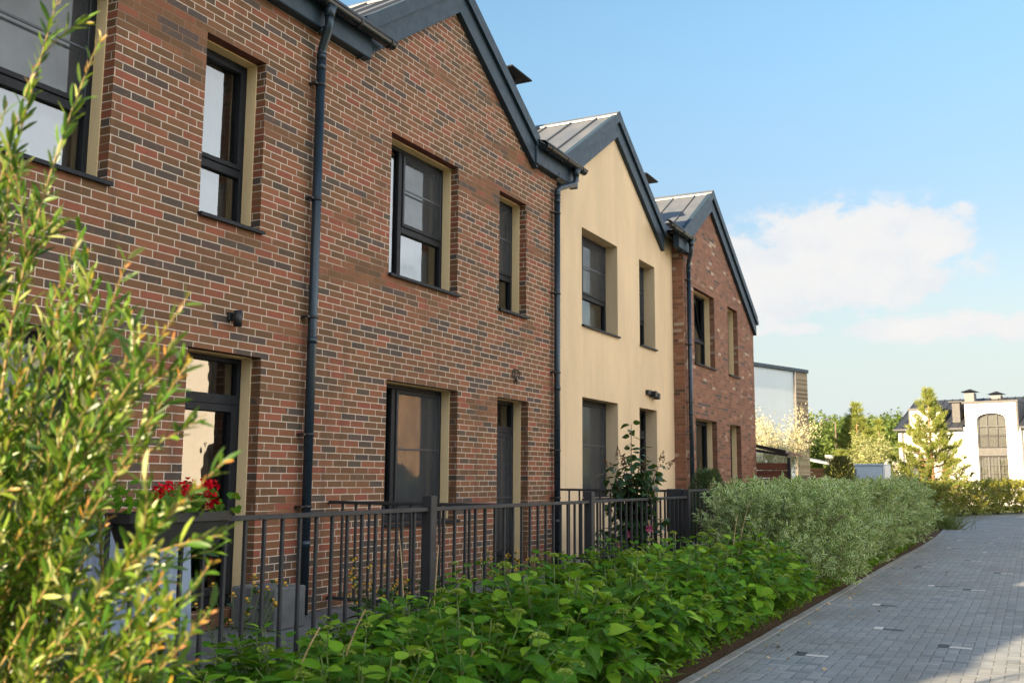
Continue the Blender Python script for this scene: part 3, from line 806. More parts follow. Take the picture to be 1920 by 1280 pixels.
row_house('red brown brick gabled house filling the left of the photo behind the willow', 2.03, 8.40, XA, .12, P_0,
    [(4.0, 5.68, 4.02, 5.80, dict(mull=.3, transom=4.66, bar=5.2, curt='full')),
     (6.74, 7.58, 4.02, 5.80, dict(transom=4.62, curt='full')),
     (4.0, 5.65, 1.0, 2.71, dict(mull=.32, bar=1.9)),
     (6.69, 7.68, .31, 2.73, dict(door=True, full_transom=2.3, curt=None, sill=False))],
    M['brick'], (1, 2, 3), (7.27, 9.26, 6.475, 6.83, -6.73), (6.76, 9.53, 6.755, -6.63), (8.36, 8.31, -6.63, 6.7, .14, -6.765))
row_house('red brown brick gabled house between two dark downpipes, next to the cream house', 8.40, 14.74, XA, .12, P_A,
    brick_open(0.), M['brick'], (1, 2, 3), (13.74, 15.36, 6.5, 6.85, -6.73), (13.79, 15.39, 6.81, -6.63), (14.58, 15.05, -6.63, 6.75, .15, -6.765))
XC = -7.06
P_C = [(14.5, 7.0), (15.19, 7.03), (17.89, 8.75), (20.67, 7.01), (21.1, 6.97), (21.42, 6.97)]
row_house('cream stucco gabled house between the brick houses', 14.74, 21.42, XC, .2, P_C,
    [(16.27, 18.03, 4.29, 6.08, dict(mull=.3, transom=4.92, bar=5.5, curt='full')), (19.26, 20.22, 4.29, 6.08, dict(transom=4.85, bar=5.5, curt='grey')),
     (16.27, 18.0, 1.2, 2.98, dict(mull=.26, bar=2.15, curt='grey')), (19.19, 20.25, .45, 2.98, dict(door=True, full_transom=2.5, curt='net', sill=False))],
    M['stucco'], (1, 2, 3), None, None, None, (-9.1, 17.0, 9.8), False)
XB = -6.80
P_B = [(20.7, 7.0), (21.13, 7.06), (23.58, 8.60), (27.79, 6.03), (27.86, 5.99)]
row_house('pink red brick end house of the row with a tilted open window', 21.42, 27.74, XB, .2, P_B,
    [(22.18, 23.87, 4.21, 5.98, dict(mull=.28, transom=4.85, tilt=True, curt='grey')), (25.1, 26.07, 4.21, 5.98, dict(transom=4.8, curt='grey')),
     (22.16, 23.9, 1.2, 2.93, dict(mull=.3)), (25.1, 26.15, .45, 2.93, dict(door=True, full_transom=2.45, curt='grey', sill=False))],
    M['brick_red'], (1, 2, 3), (20.8, 21.8, 6.62, 6.97, -6.68), (19.83, 21.5, 6.93, -6.58), (21.56, 21.36, -6.58, 6.87, .2, -6.715), (-8.8, 23.9, 9.5), True, True)
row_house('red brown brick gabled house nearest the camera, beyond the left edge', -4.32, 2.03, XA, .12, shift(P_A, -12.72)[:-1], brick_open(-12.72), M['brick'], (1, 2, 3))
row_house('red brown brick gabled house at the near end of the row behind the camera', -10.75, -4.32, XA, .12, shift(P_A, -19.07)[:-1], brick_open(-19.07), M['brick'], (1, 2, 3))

# things fixed to the facades
t_ = thing('wall_lamp', 'small black cylinder wall lamp above the french door', 'lamp', (XA, 7.2, 3.06))
b = MB(); b.bbox((0, -.03, -.02), (.03, .05, .06), .005); b.box((.02, -.005, .01), (.06, .025, .04)); b.build('bracket', M['dark'], t_)
b = MB(); b.tube([(.085, .03, -.075), (.085, .03, .075)], .042, 18); b.tube([(.085, .03, -.076), (.085, .03, -.079)], .034, 18); b.build('lamp_shade', M['dark'], t_)
t_ = thing('floodlight', 'black twin head floodlight on the cream wall', 'lamp', (XC, 19.86, 3.32))
b = MB(); b.bbox((0, -.3, -.05), (.07, -.05, .05), .008); b.build('base', M['dark'], t_)
for yy, dz in ((-.02, -.02), (.16, -.05)):
    b = MB(); b.bbox((.03, yy-.06, -.07+dz), (.15, yy+.06, .06+dz), .012); b.tube([(.0, yy, 0), (.06, yy, 0)], .02, 8); b.build('lamp_head', M['dark'], t_)
t_ = thing('cable_coil', 'dark loop of cable hanging from the brick wall', 'cable', (XA, 13.22, 3.07))
b = MB()
for q in range(2):
    an = np.linspace(0, 2*math.pi, 22); b.tube(np.stack([.02+.02*np.sin(an*2)+.02*q, .075*np.sin(an)+.02*q, .09*np.cos(an)-.01*q], 1), .007, 6)
b.tube([(-.01, 0, .09), (.02, .0, .09), (.03, -.02, 0), (.03, .01, -.09), (.035, .04, -.14)], .006, 6)
b.build('coil', M['dark'], t_)

# ------------------------------------------------------------------ railings
def railing(label, p0, p1, zr, zb, posts, step=.19, ztop=None, rail_w=.05, name='garden_fence', endpanel=None):
    p0 = np.array(p0, float); p1 = np.array(p1, float); d = p1-p0; ln = np.linalg.norm(d); d /= ln
    h = thing(name, label, 'fence', (p0[0], p0[1], 0), 'anthracite garden railings')
    d3 = np.array([d[0], d[1], 0])
    ang = math.atan2(d[1], d[0]); h.rotation_euler = (0, 0, ang)
    pb = None
    for t in posts:
        b = MB(); b.bbox((t-.05, -.05, 0), (t+.05, .05, ztop or zr+.1), .006); b.build('post', M['fence'], h)
    ps = sorted(posts); segs = []
    cuts = [0.]+[q for q in ps if 0 < q < ln]+[ln]
    for a, c in zip(cuts[:-1], cuts[1:]):
        a2 = a+.05 if a in ps else a; c2 = c-.05 if c in ps else c
        b = MB(); b.bbox((a2, -rail_w/2, zr-.035), (c2, rail_w/2, zr), .004); b.build('top_rail', M['fence'], h)
        b = MB(); b.bbox((a2, -.02, zb), (c2, .02, zb+.035), .004); b.build('bottom_rail', M['fence'], h)
        n = max(1, int(round((c2-a2)/step)))
        for i in range(1, n):
            x = a2+(c2-a2)*i/n
            if pb is None:
                m_ = MB(); m_.bbox((-.0125, -.0125, zb+.035), (.0125, .0125, zr-.035), .003); pb = m_.build('bar', M['fence'], h); pb.location = (x, 0, 0)
            else:
                o = pb.copy(); COL.objects.link(o); o.parent = h; o.location = (x, 0, 0)
    return h
railing('long anthracite bar railing in front of the brick houses', (-4.68, 2.2), (-4.68, 14.72), 1.29, .2, [1.6, 5.25, 8.79, 12.52], ztop=1.39)
railing('short anthracite divider railing meeting the brick wall beside the left downpipe', (-6.84, 8.85), (-4.73, 8.85), 1.29, .24, [], .17)
railing('anthracite divider railing in front of the cream wall', (-7.04, 14.86), (-4.73, 14.86), 1.38, .27, [2.2], .18, ztop=1.4)
railing('anthracite bar railing running behind the variegated hedge', (-4.68, 14.77), (-4.68, 27.6), 1.385, .25, [3.6, 7.2, 10.8], ztop=1.45)
t_ = thing('meter_box', 'flat dark metal box at the railing corner by the cream house', 'box', (-4.86, 14.74, 0))
b = MB(); b.bbox((-.13, -.05, .75), (.12, .05, 1.395), .01); b.build('box_body', M['fence'], t_)
b = MB(); b.bbox((-.11, -.06, .0), (-.05, .06, .75), .005); b.bbox((.04, -.06, .0), (.1, .06, .75), .005); b.build('leg', M['fence'], t_)

# concrete block, planter, table on the terrace
t_ = bpy.data.objects
b = MB(); b.bbox((-6.82, 7.36, .13), (-6.28, 7.8, .515), .012)
tag(b.build('concrete_block', M['block']), 'grey concrete block on the terrace at the foot of the left downpipe', 'concrete block')
def trough(cx, cy, ln, z):
    V = []; n = 28
    def ring(sx, sy, zz):
        for k in range(n):
            a = 2*math.pi*k/n; c, s_ = math.cos(a), math.sin(a)
            q = 2/5.
            V.append((cx+sx*math.copysign(abs(c)**q, c), cy+sy*math.copysign(abs(s_)**q, s_), zz))
    ring(.12, ln/2-.07, z-.2); ring(.155, ln/2-.02, z-.06); ring(.17, ln/2, z-.055); ring(.175, ln/2, z); ring(.155, ln/2-.02, z); ring(.14, ln/2-.03, z-.04)
    F = [tuple(range(n))[::-1]]
    for r_ in range(5):
        for k in range(n): F.append((r_*n+k, r_*n+(k+1) % n, (r_+1)*n+(k+1) % n, (r_+1)*n+k))
    F.append(tuple(5*n+k for k in range(n)))
    return V, F
t_ = thing('planter', 'black trough planter hooked over the railing with red geraniums', 'planter', (-4.6, 4.43, 0))
b = MB(); V, F = trough(0, 0, .8, 1.335); b.add(V, F, smooth=False); b.build('trough', M['pot'], t_)
for yy in (-.22, .22):
    b = MB(); b.beam((-.1, yy, 1.3), (-.1, yy, 1.12), .03, .01, 0, (1, 0, 0)); b.build('hook', M['dark'], t_)
t_ = thing('geranium', 'red flowering geranium growing in the black trough', 'flower', (-4.6, 4.43, 1.3))
P = rng.normal(0, 1, (150, 3))*[.08, .26, .05]+[0, 0, .07]
b = MB(); b.leaves(T_blob, P, rdir(150, 0, .8), rdir(150, .3, 1), rng.uniform(.05, .08, 150)); b.build('foliage', M['hyd'], t_)
b = MB()
for c in ((.03, .3, .17), (.06, .22, .2), (-.02, .33, .1), (.03, .08, .14), (.0, -.02, .17), (-.04, .15, .19), (.05, -.15, .15), (.07, .26, .11)):
    b = MB(); P = np.array(c)+rdir(40)*.038; b.leaves(T_petal, P, rdir(40), P-np.array(c), .026); b.build('blossom', M['red_flower'], t_)
t_ = thing('garden_table', 'small table under a pale cloth on the terrace behind the willow', 'table', (-5.45, 4.95, .13))
b = MB(); b.tube([(0, 0, 1.1), (0, 0, 1.13)], .33, 24); b.build('tabletop', M['concrete'], t_)
b = MB(); n = 40; an = np.linspace(0, 2*math.pi, n, endpoint=False)
V = [((.34+.0*i)*math.cos(a), .34*math.sin(a), 1.137) for i, a in enumerate(an)]+[((.36+.03*math.sin(a*9))*math.cos(a), (.36+.03*math.sin(a*9))*math.sin(a), .35) for a in an]
b.add(V, [tuple(range(n))]+[(i, n+i, n+(i+1) % n, (i+1) % n) for i in range(n)], smooth=False); b.build('cloth', M['cloth'], t_)
for a in (0.5, 2.1, 3.7, 5.3):
    b = MB(); b.tube([(.2*math.cos(a), .2*math.sin(a), 0), (.2*math.cos(a), .2*math.sin(a), 1.1)], .018, 8); b.build('leg', M['dark'], t_)

# ------------------------------------------------------------------ willow in the foreground
def bez(p0, p1, p2, n):
    t = np.linspace(0, 1, n)[:, None]; return (1-t)**2*p0+2*t*(1-t)*p1+t*t*p2
def willow():
    base = np.array([-2.75, 1.95, .05])
    w = thing('willow_shrub', 'sunlit willow shrub with narrow leaves at the left edge', 'shrub', tuple(base))
    tips = []
    # main shoots towards the right and upward (x, y, z)
    for p in ((-2.73, 2.2, 3.02), (-2.95, 2.2, 3.25), (-3.06, 2.2, 2.98), (-3.2, 2.25, 2.7), (-2.62, 2.08, 2.3), (-2.7, 2.2, 2.18), (-2.9, 2.25, 2.22), (-2.42, 2.1, 2.2),
              (-2.06, 2.0, 2.04), (-2.2, 2.1, 1.94), (-2.1, 2.05, 1.86), (-2.25, 2.1, 1.72), (-1.9, 2.0, 1.585), (-2.05, 2.0, 1.48), (-2.2, 2.05, 1.44), (-2.15, 2.0, 1.36),
              (-1.93, 2.0, 1.32), (-2.1, 2.0, 1.28), (-2.05, 1.98, 1.24), (-1.92, 2.0, 1.2), (-2.1, 2.0, 1.1), (-2.0, 1.95, 1.02), (-2.2, 2.0, 1.0), (-2.0, 2.0, .93), (-1.95, 2.05, .86), (-2.15, 2.0, .84), (-1.98, 2.0, 1.14), (-2.3, 2.05, .95), (-2.45, 2.2, 2.0), (-2.5, 2.2, 1.8), (-2.6, 2.2, 2.05), (-3.15, 2.2, 2.6), (-3.2, 2.2, 2.85), (-3.15, 2.3, 2.45)):
        tips.append(p)
    for _ in range(84):
        z = rng.uniform(.5, 1.98); y = rng.uniform(1.85, 2.75)
        xr = np.interp(z, [.5, 1., 1.3, 1.6, 1.8, 2.0, 2.3], [-2.15, -2.02, -1.97, -2.0, -2.2, -2.5, -2.8])-(y-2.0)*.25*0
        x = rng.uniform(-3.4, xr)
        tips.append((x*(y/2.0) if x > -3.2 else x, y, z+(z-1.55)*(y-2.)/2.))
    for _ in range(70):                      # low unseen shoots left of the frame, added to shade the lower willow
        y = rng.uniform(.7, 1.5); tips.append((-1.5*y-rng.uniform(.25, 1.3), y, rng.uniform(.45, 1.3)))
    tw = MB(); P = []; D = []; S = []; P2 = []; D2 = []; S2 = []
    for tp in tips:
        tp = np.array(tp)*.8+[0, 0, 1.55*.2]      # real position
        st = np.array([min(base[0]+rng.uniform(-.35, .15), tp[0]+.1), (base[1] if tp[1] > 1.3 else tp[1]+.15)+rng.normal(0, .12), max(.05, (tp[2]-1.)*.85+rng.uniform(-.1, .15))])
        mid = st*.5+tp*.5+np.array([-.05, rng.normal(0, .06), .12-.12*(tp[2]-1.)+rng.normal(0, .07)])
        c = bez(st, mid, tp, 26); ln = np.linalg.norm(np.diff(c, axis=0), axis=1).sum()
        tw.tube(c, np.linspace(.0065, .0013, 26), 6)
        br = [(c, .3)]
        for q in range(RND.randint(2, 5)):       # side twigs
            k = RND.randint(9, 22); dr = unit(c[min(k+2, 25)]-c[k])
            e = c[k]+(dr+rdir(1)[0]*.55)*rng.uniform(.1, .24)
            s2 = bez(c[k], (c[k]+e)/2+dr*.04, e, 9); tw.tube(s2, np.linspace(.0022, .001, 9), 5); br.append((s2, .1))
        for cc, f0 in br:
            seg = np.linalg.norm(np.diff(cc, axis=0), axis=1).sum(); n = max(4, int(seg*(1-f0)/.0118))
            tt = np.linspace(f0, 1, n); ii = np.interp(tt, np.linspace(0, 1, len(cc)), np.arange(len(cc)))
            for a, ti in enumerate(ii):
                i0 = int(min(math.floor(ti), len(cc)-2)); p = cc[i0]+(cc[i0+1]-cc[i0])*(ti-i0); dr = unit(cc[i0+1]-cc[i0])
                ph = a*2.4; sx = unit(np.cross(dr, [0, 0, 1.])); sy = np.cross(dr, sx)
                o = sx*math.cos(ph)+sy*math.sin(ph)
                ld = dr*rng.uniform(.6, 1.2)+o*rng.uniform(.35, .8)+np.array([0, 0, .15])
                if tt[a] > .93 and int(abs(p[0])*9e3) % 5 < 3: P2.append(p); D2.append(ld*[1, 1, 1]); S2.append(rng.uniform(.018, .034))
                else: P.append(p); D.append(ld); S.append(rng.uniform(.04, .08)*(1-.25*abs(tt[a]-.6)))
    tw.build('twigs', M['twig'], w, tuple(base))
    n = len(P); b = MB(); N = unit(rdir(n, -.2, 1)+[0, 0, .4]); b.leaves(T_willow, P, D, N, S)
    n = len(P2); b.leaves(T_willow, P2, D2, rdir(n, 0, 1), S2, None, 1); b.build('foliage', [M['willow'], M['willow_new']], w, tuple(base))
    # main stems that carry the shoots
    b = MB()
    for q in range(9):
        a_ = q*.7; f_ = np.array([.06*math.cos(a_), .06*math.sin(a_), 0]); e_ = np.array([rng.uniform(-.35, .2), rng.uniform(-.2, .25), rng.uniform(1., 1.7)])
        b.tube(bez(f_, f_*2+e_*[.2, .2, .6], e_, 10), np.linspace(.016, .006, 10), 7)
    b.build('stems', M['bark'], w)
willow()

# ------------------------------------------------------------------ hydrangea bed
def hydrangea_parts(seed, nst=74, hgt=.82, rad=.62):
    r = np.random.default_rng(seed); st = MB(); lf = MB(); fl = []
    P = []; D = []; N = []; S = []
    for k in range(nst):
        a = r.uniform(0, 2*math.pi); q = math.sqrt(r.uniform(0, 1))
        foot = np.array([math.cos(a), math.sin(a), 0])*q*rad*.35
        hh = hgt*(1-.45*q*q)*r.uniform(.85, 1.12)
        low = k >= nst-16
        if low: q = 1.05; hh = hgt*r.uniform(.22, .45)     # skirt of low side shoots
        tip = np.array([math.cos(a)*q*rad*1.05+r.normal(0, .05), math.sin(a)*q*rad*1.05+r.normal(0, .05), hh])
        c = bez(foot, foot*.4+tip*.6+[0, 0, .12*q], tip, 9); st.tube(c, np.linspace(.006, .003, 9), 5)
        npair = r.integers(5, 8) if not low else 4; ph = r.uniform(0, 3)
        for m in range(npair):
            f = .25+.73*m/(npair-1); i = f*8; i0 = min(int(i), 7); p = c[i0]+(c[i0+1]-c[i0])*(i-i0)
            ph += math.pi/2+r.normal(0, .3); out = unit(np.array([math.cos(a), math.sin(a), 0])*.9*q+1e-3)
            for sg in (0, math.pi):
                ld = np.array([math.cos(ph+sg), math.sin(ph+sg), 0])+out*.55*q
                ld = unit(ld); pitch = (.6 if f > .85 else .12-.4*q)+r.normal(0, .28)
                P.append(p+ld*.02); D.append(ld*[1, 1, 0]+[0, 0, pitch]); N.append([r.normal(0, .25)+out[0]*.3, r.normal(0, .25)+out[1]*.3, 1])
                S.append(r.uniform(.08, .165)*(1. if f < .9 else .62))
        if r.uniform() < .13 and not low:     # flat green bud heads
            e = tip+np.array([0, 0, r.uniform(.02, .09)]); st.tube([tip, e], .003, 5)
            fl.append((e, r.uniform(.6, 1.25), r.uniform(0, 6)))
    n = len(P); lf.leaves(T_hyd, P, D, N, S, np.array(S)*r.uniform(.85, 1.15, n))
    return st, lf, fl
HG = 'hydrangea bushes along the path'
q2 = rdir(70, 0., 1.); b = MB(); b.leaves(T_blob, q2*[.03, .03, .017], q2+rdir(70)*.6, q2, .016)
head0 = b.build('flower_head', M['green_flower'])
def add_heads(o, fl):
    for e, sc_, ra in fl:
        c = head0.copy(); COL.objects.link(c); c.parent = o; c.location = e; c.scale = (sc_,)*3; c.rotation_euler = (0, 0, ra)
protos = []
hyd_spots = [(-2.95, 3.05, .78, .98, 'lowest sunlit hydrangea bush at the bottom edge below the willow'), (-3.75, 3.55, .72, .9, 'hydrangea bush below the black trough planter'),
    (-2.98, 4.1, .78, 1., 'large leaved hydrangea bush at the bottom edge below the first railing post'), (-3.95, 4.7, .72, .95, 'hydrangea bush against the railing under the concrete block'),
    (-2.98, 5.2, .9, 1.08, 'hydrangea bush at the bottom of the photo in front of the brick house window'), (-3.95, 5.9, .82, 1., 'hydrangea bush at the foot of the first railing post'),
    (-2.98, 6.4, 1., 1.08, 'tall hydrangea bush at the mulch edge below the railing post'), (-3.95, 7.2, .95, 1., 'hydrangea bush against the railing below the french door of the middle brick house'),
    (-2.98, 7.7, 1., 1.08, 'hydrangea bush on the path side below the wall between brick and cream'), (-3.9, 8.6, .98, 1., 'hydrangea bush against the railing below the second downpipe'),
    (-2.98, 9.0, 1.02, 1.08, 'hydrangea bush on the path side near the middle of the hydrangea bed'), (-3.85, 10.0, 1., 1., 'hydrangea bush behind the bed against the second railing post'),
    (-2.98, 10.3, 1.02, 1.08, 'hydrangea bush before the last two on the path side'), (-3.8, 11.2, 1., 1., 'hydrangea bush against the railing below the young lilac'),
    (-2.98, 11.6, 1.02, 1.05, 'hydrangea bush with dry stalks next to the variegated hedge'), (-3.0, 12.6, .82, .95, 'last hydrangea bush tucked under the variegated hedge')]
for i, (x, y, hs, ws, lab) in enumerate(hyd_spots):
    if i < 4:
        t_ = thing('hydrangea', lab, 'shrub', (x, y, .05), HG)
        s_, l_, f_ = hydrangea_parts(40+i)
        s_.build('stems', M['stem'], t_); l_.build('foliage', M['hyd'], t_); add_heads(t_, f_)
        protos.append(t_); o = t_
    else:
        o = copy_tree(protos[i % 4]); o['label'] = lab
    o.location = (x, y, .05); o.scale = (ws, ws, hs); o.rotation_euler = (0, 0, i*2.37)

bpy.data.objects.remove(head0)
# dry stalks standing in the bed
SG = 'dry stalks in the hydrangea bed'
for i, (x, y, lean, hh, lab) in enumerate(((-3.3, 3.9, .22, .78, 'bent dry stalk at the bottom edge left of centre'), (-3.3, 4.3, .2, .82, 'dry stalk leaning right at the bottom edge'),
        (-4.1, 6.2, -.05, 1.1, 'tallest dry stalk left of the first railing post'), (-4.05, 6.5, .05, 1.0, 'dry stalk beside the first railing post'),
        (-3.2, 11.9, .2, 1.25, 'dry stalk rising in front of the variegated hedge'), (-3.1, 11.3, .1, 1.1, 'short dry stalk in front of the variegated hedge'), (-2.95, 4.9, .2, .6, 'thin dry stalk low at the bottom edge'))):
    t_ = MB(); t_.tube(bez(np.array([0, 0, 0]), np.array([0, .03, hh*.6]), np.array([lean*.9, lean*.3, hh]), 8), [.0038]*7+[.0025], 6)
    o = t_.build('dry_stalk', M['dry']); o.location = (x, y, .05); tag(o, lab, 'stalk', SG)

# ------------------------------------------------------------------ variegated dogwood hedge
def dogwood_parts(seed, ntw=520, lpt=12, hgt=1.45, rad=.95, lsz=.086):
    r = np.random.default_rng(seed); st = MB(); P = []; D = []; S = []
    for k in range(ntw):
        a = r.uniform(0, 2*math.pi); u = r.uniform(-.0, 1.)
        z = hgt*(.06+.86*u**.85); rr = rad*(1-.5*max(0, u-.55)/.45*max(0, u-.55)/.45)*(.8+.2*min(1, u*4))
        lump = 1+.1*math.sin(a*3+seed)+.08*math.sin(u*9+a*2)
        q = r.uniform(.45, .9) if r.uniform() < .7 else r.uniform(.1, .6)
        p0 = np.array([math.cos(a)*rr*q*lump, math.sin(a)*rr*q*lump, z*(.9+.1*q)])
        if u > .7: p0 = np.array([math.cos(a)*rr*math.sqrt(r.uniform()), math.sin(a)*rr*math.sqrt(r.uniform()), hgt*r.uniform(.72, .9)])
        dr = unit(np.array([math.cos(a), math.sin(a), 0])*(1.1-u*.7)+[0, 0, .35+.8*u]+rdir(1)[0]*.45)
        ln = r.uniform(.16, .34)
        c = bez(p0, p0+dr*ln*.5+[0, 0, .02], p0+dr*ln+[0, 0, .03-.05*(1-u)], 6); st.tube(c, np.linspace(.004, .0018, 6), 4, cap=False)
        for m in range(lpt):
            f = .12+.88*m/(lpt-1); i = f*5; i0 = min(int(i), 4); p = c[i0]+(c[i0+1]-c[i0])*(i-i0)
            ph = (m//2)*1.571+(m % 2)*math.pi+k; sx = unit(np.cross(dr, [.1, 0, 1.])); sy = np.cross(dr, sx)
            P.append(p); D.append(dr*.75+(sx*math.cos(ph)+sy*math.sin(ph))*r.uniform(.5, 1.)); S.append(r.uniform(.75, 1.2)*lsz)
    for k in range(26):
        a = r.uniform(0, 6.28); c = bez(np.array([math.cos(a)*.1, math.sin(a)*.1, 0]), np.array([math.cos(a)*.3*rad, math.sin(a)*.3*rad, hgt*.5]), np.array([math.cos(a)*.7*rad, math.sin(a)*.7*rad, hgt*.75]), 7)
        st.tube(c, np.linspace(.01, .004, 7), 5)
    lf = MB(); n = len(P); lf.leaves(T_dog, P, D, unit(rdir(n, -.1, 1)+[0, 0, .5]), S)
    return st, lf
DG = 'variegated dogwoods forming the hedge'
dprot = []
dog = [(-3.38, 13.9, .84, .88, 'variegated dogwood at the near left end of the hedge against the railing'), (-3.1, 14.7, .97, .94, 'variegated dogwood spilling over the mulch next to the hydrangeas'),
       (-3.7, 16.0, 1.0, .96, 'variegated dogwood at the back of the hedge against the railing bars'), (-3.15, 16.9, 1.02, .96, 'variegated dogwood overhanging the path edging near the middle'), (-3.6, 18.6, 1.02, .97, 'dense variegated dogwood in the middle of the hedge'),
       (-3.15, 20.6, 1.02, .97, 'variegated dogwood hiding the foot of the end house'), (-3.35, 22.7, 1.1, .96, 'variegated dogwood past the end house window'), (-3.2, 24.9, 1.1, .95, 'variegated dogwood beside the end house corner'),
       (-3.45, 27.4, 1.15, .98, 'variegated dogwood in front of the wooden fence'), (-3.5, 29.6, 1.1, .86, 'variegated dogwood in front of the grey cabinet'), (-3.75, 31.6, .95, .7, 'low variegated dogwood at the far end of the hedge')]
for i, (x, y, ws, hs, lab) in enumerate(dog):
    if i < 3:
        o = thing('dogwood', lab, 'shrub', (x, y, .04), DG); s_, l_ = dogwood_parts(80+i); s_.build('stems', M['bark'], o); l_.build('foliage', M['dog'], o); dprot.append(o)
    else: o = copy_tree(dprot[i % 3]); o['label'] = lab
    o.location = (x, y, .04); o.scale = (ws, ws*1.12, hs); o.rotation_euler = (0, 0, i*1.9)

def clump(name, label, cat, loc, n, rad, hgt, mat, ln=(.3, .6), grp=None):
    t_ = thing(name, label, cat, loc, grp); b = MB()
    P = rng.normal(0, rad*.5, (n, 3))*[1, 1, 0]; D = rdir(n, .35, 1)
    b.leaves((np.array([(0, -.02, 0), (0, .02, 0), (.55, .016, -.05), (1, .002, -.3), (.55, -.016, -.05)]), [(0, 1, 2, 4), (4, 2, 3)], np.array([(0, 0), (0, 1), (.5, 1), (1, .5), (.5, 0)], float)),
             P, D, np.cross(D, rdir(n)), rng.uniform(ln[0], ln[1], n)*hgt, .35)
    b.build('blades', mat, t_); return t_
clump('grass_tuft', 'tall grass tuft at the far end of the variegated hedge', 'grass', (-3.0, 35.2, 0), 900, .75, 1.6, M['grassblade'], (.3, .6))
clump('grass_tuft', 'grass tuft beyond the hedge where the path bends', 'grass', (-3.5, 38.2, 0), 700, .8, 1.3, M['grassblade'], (.3, .6))

# ------------------------------------------------------------------ plants behind the railing
def lilac():
    o = thing('lilac', 'young dark green lilac with brown faded panicles in front of the cream wall', 'shrub', (-4.98, 13.2, .1))
    st = MB(); P = []; D = []; N = []; S = []; pan = MB()
    tips = [(0., 0, 2.2), (-.12, .05, 1.75), (.22, -.05, 1.55), (.38, .05, 1.62), (-.38, 0, 1.5), (-.25, .1, 1.35), (.15, .15, 1.3), (.3, -.1, 1.2), (-.3, -.1, 1.1), (.05, -.12, 1.7), (-.45, .0, .75), (-.3, .05, .62), (.45, 0, .9), (.1, .1, .9), (.3, .1, 1.45), (.12, -.1, 1.45), (-.2, -.1, 1.45), (-.05, .15, 1.25), (.2, .05, 1.65), (-.15, .1, 1.55), (.08, .12, 1.85), (.28, -.08, 1.35), (-.28, .08, 1.6), (.0, -.15, 1.4), (.15, .0, 1.1)]
    for k, tp in enumerate(tips):
        tp = np.array(tp); f = np.array([rng.normal(0, .04), rng.normal(0, .04), 0]); c = bez(f, f*.5+tp*[.25, .25, .6], tp, 12); st.tube(c, np.linspace(.013, .004, 12), 6)
        for m in range(15):
            q = .3+.7*m/14; i = q*11; i0 = min(int(i), 10); p = c[i0]+(c[i0+1]-c[i0])*(i-i0)
            for sg in (0, math.pi):
                ph = m*1.57+sg+k+rng.normal(0, .4); ld = np.array([math.cos(ph), math.sin(ph), rng.normal(-.1, .35)])
                P.append(p+ld*.03); D.append(ld); N.append([rng.normal(0, .5), rng.normal(0, .5), 1]); S.append(rng.uniform(.1, .17))
    for tp, dr in (((-.2, .02, 1.72), (-.1, 0, 1)), ((-.3, .0, 1.6), (-.7, 0, .6)), ((.42, .03, 1.66), (.2, 0, 1)), ((.5, 0, 1.6), (.8, 0, .7)), ((.12, .05, 1.55), (.3, 0, .8)), ((-.1, -.05, 1.6), (.1, -.3, .7))):
        tp = np.array(tp); dr = unit(dr); m = 90; f = rng.uniform(0, 1, m); q = rdir(m)
        pan = MB(); pan.leaves(T_blob, tp+dr*(f*.17)[:, None]+q*(.045*(1-f))[:, None], q, rdir(m), .018); pan.build('panicle', M['panicle'], o)
    st.build('stems', M['bark'], o); b = MB(); b.leaves(T_hyd, P, D, N, S); b.build('foliage', M['lilac'], o)
lilac()
def needle_bush(name, label, loc, hgt, rad, n, mat, ln=.12):
    o = thing(name, label, 'shrub', loc); b = MB(); st = MB()
    a = rng.uniform(0, 6.28, n); q = np.sqrt(rng.uniform(0, 1, n)); z = rng.uniform(.1, 1, n)
    k = np.sqrt(np.clip(1-(z-.35)**2/.5, .02, 1))
    P = np.stack([np.cos(a)*q*rad*k, np.sin(a)*q*rad*k, z*hgt], 1)
    D = unit(np.stack([np.cos(a)*.5, np.sin(a)*.5, np.full(n, .9)], 1)+rdir(n)*.4)
    b.leaves(T_small, P, D, rdir(n), rng.uniform(.6, 1.2, n)*ln, rng.uniform(.6, 1.2, n)*ln*.4)
    for i in range(10):
        an = i*.63; st.tube([(0, 0, 0), (math.cos(an)*rad*.4, math.sin(an)*rad*.4, hgt*.5), (math.cos(an)*rad*.6, math.sin(an)*rad*.6, hgt*.85)], [.012, .008, .003], 5)
    st.build('stems', M['bark'], o); b.build('foliage', mat, o); return o
needle_bush('conifer_bush', 'dark blue green feathery bush at the end house window', (-5.5, 18.6, .18), 1.5, .42, 2600, M['rosemary'], .11)
o = thing('peony', 'low peony with pink blooms behind the railing below the lilac', 'flower', (-4.95, 12.6, .1))
b = MB(); n = 260; a = rng.uniform(0, 6.28, n); P = np.stack([np.cos(a)*rng.uniform(0, .3, n), np.sin(a)*rng.uniform(0, .6, n), rng.uniform(.1, .7, n)], 1)
b.leaves(T_small, P, rdir(n, -.2, .8), rdir(n, .2, 1), rng.uniform(.08, .13, n)); b.build('foliage', M['lilac'], o)
b = MB()
for c in ((.15, .0, .72), (.3, .35, .78), (.2, .6, .62), (.1, -.3, .6)):
    b = MB(); q = rdir(34); b.leaves(T_petal, np.array(c)+q*.02, q, rdir(34), .034); b.build('bloom', M['pink_flower'], o)
WG = 'yellow flowering weeds by the railing'
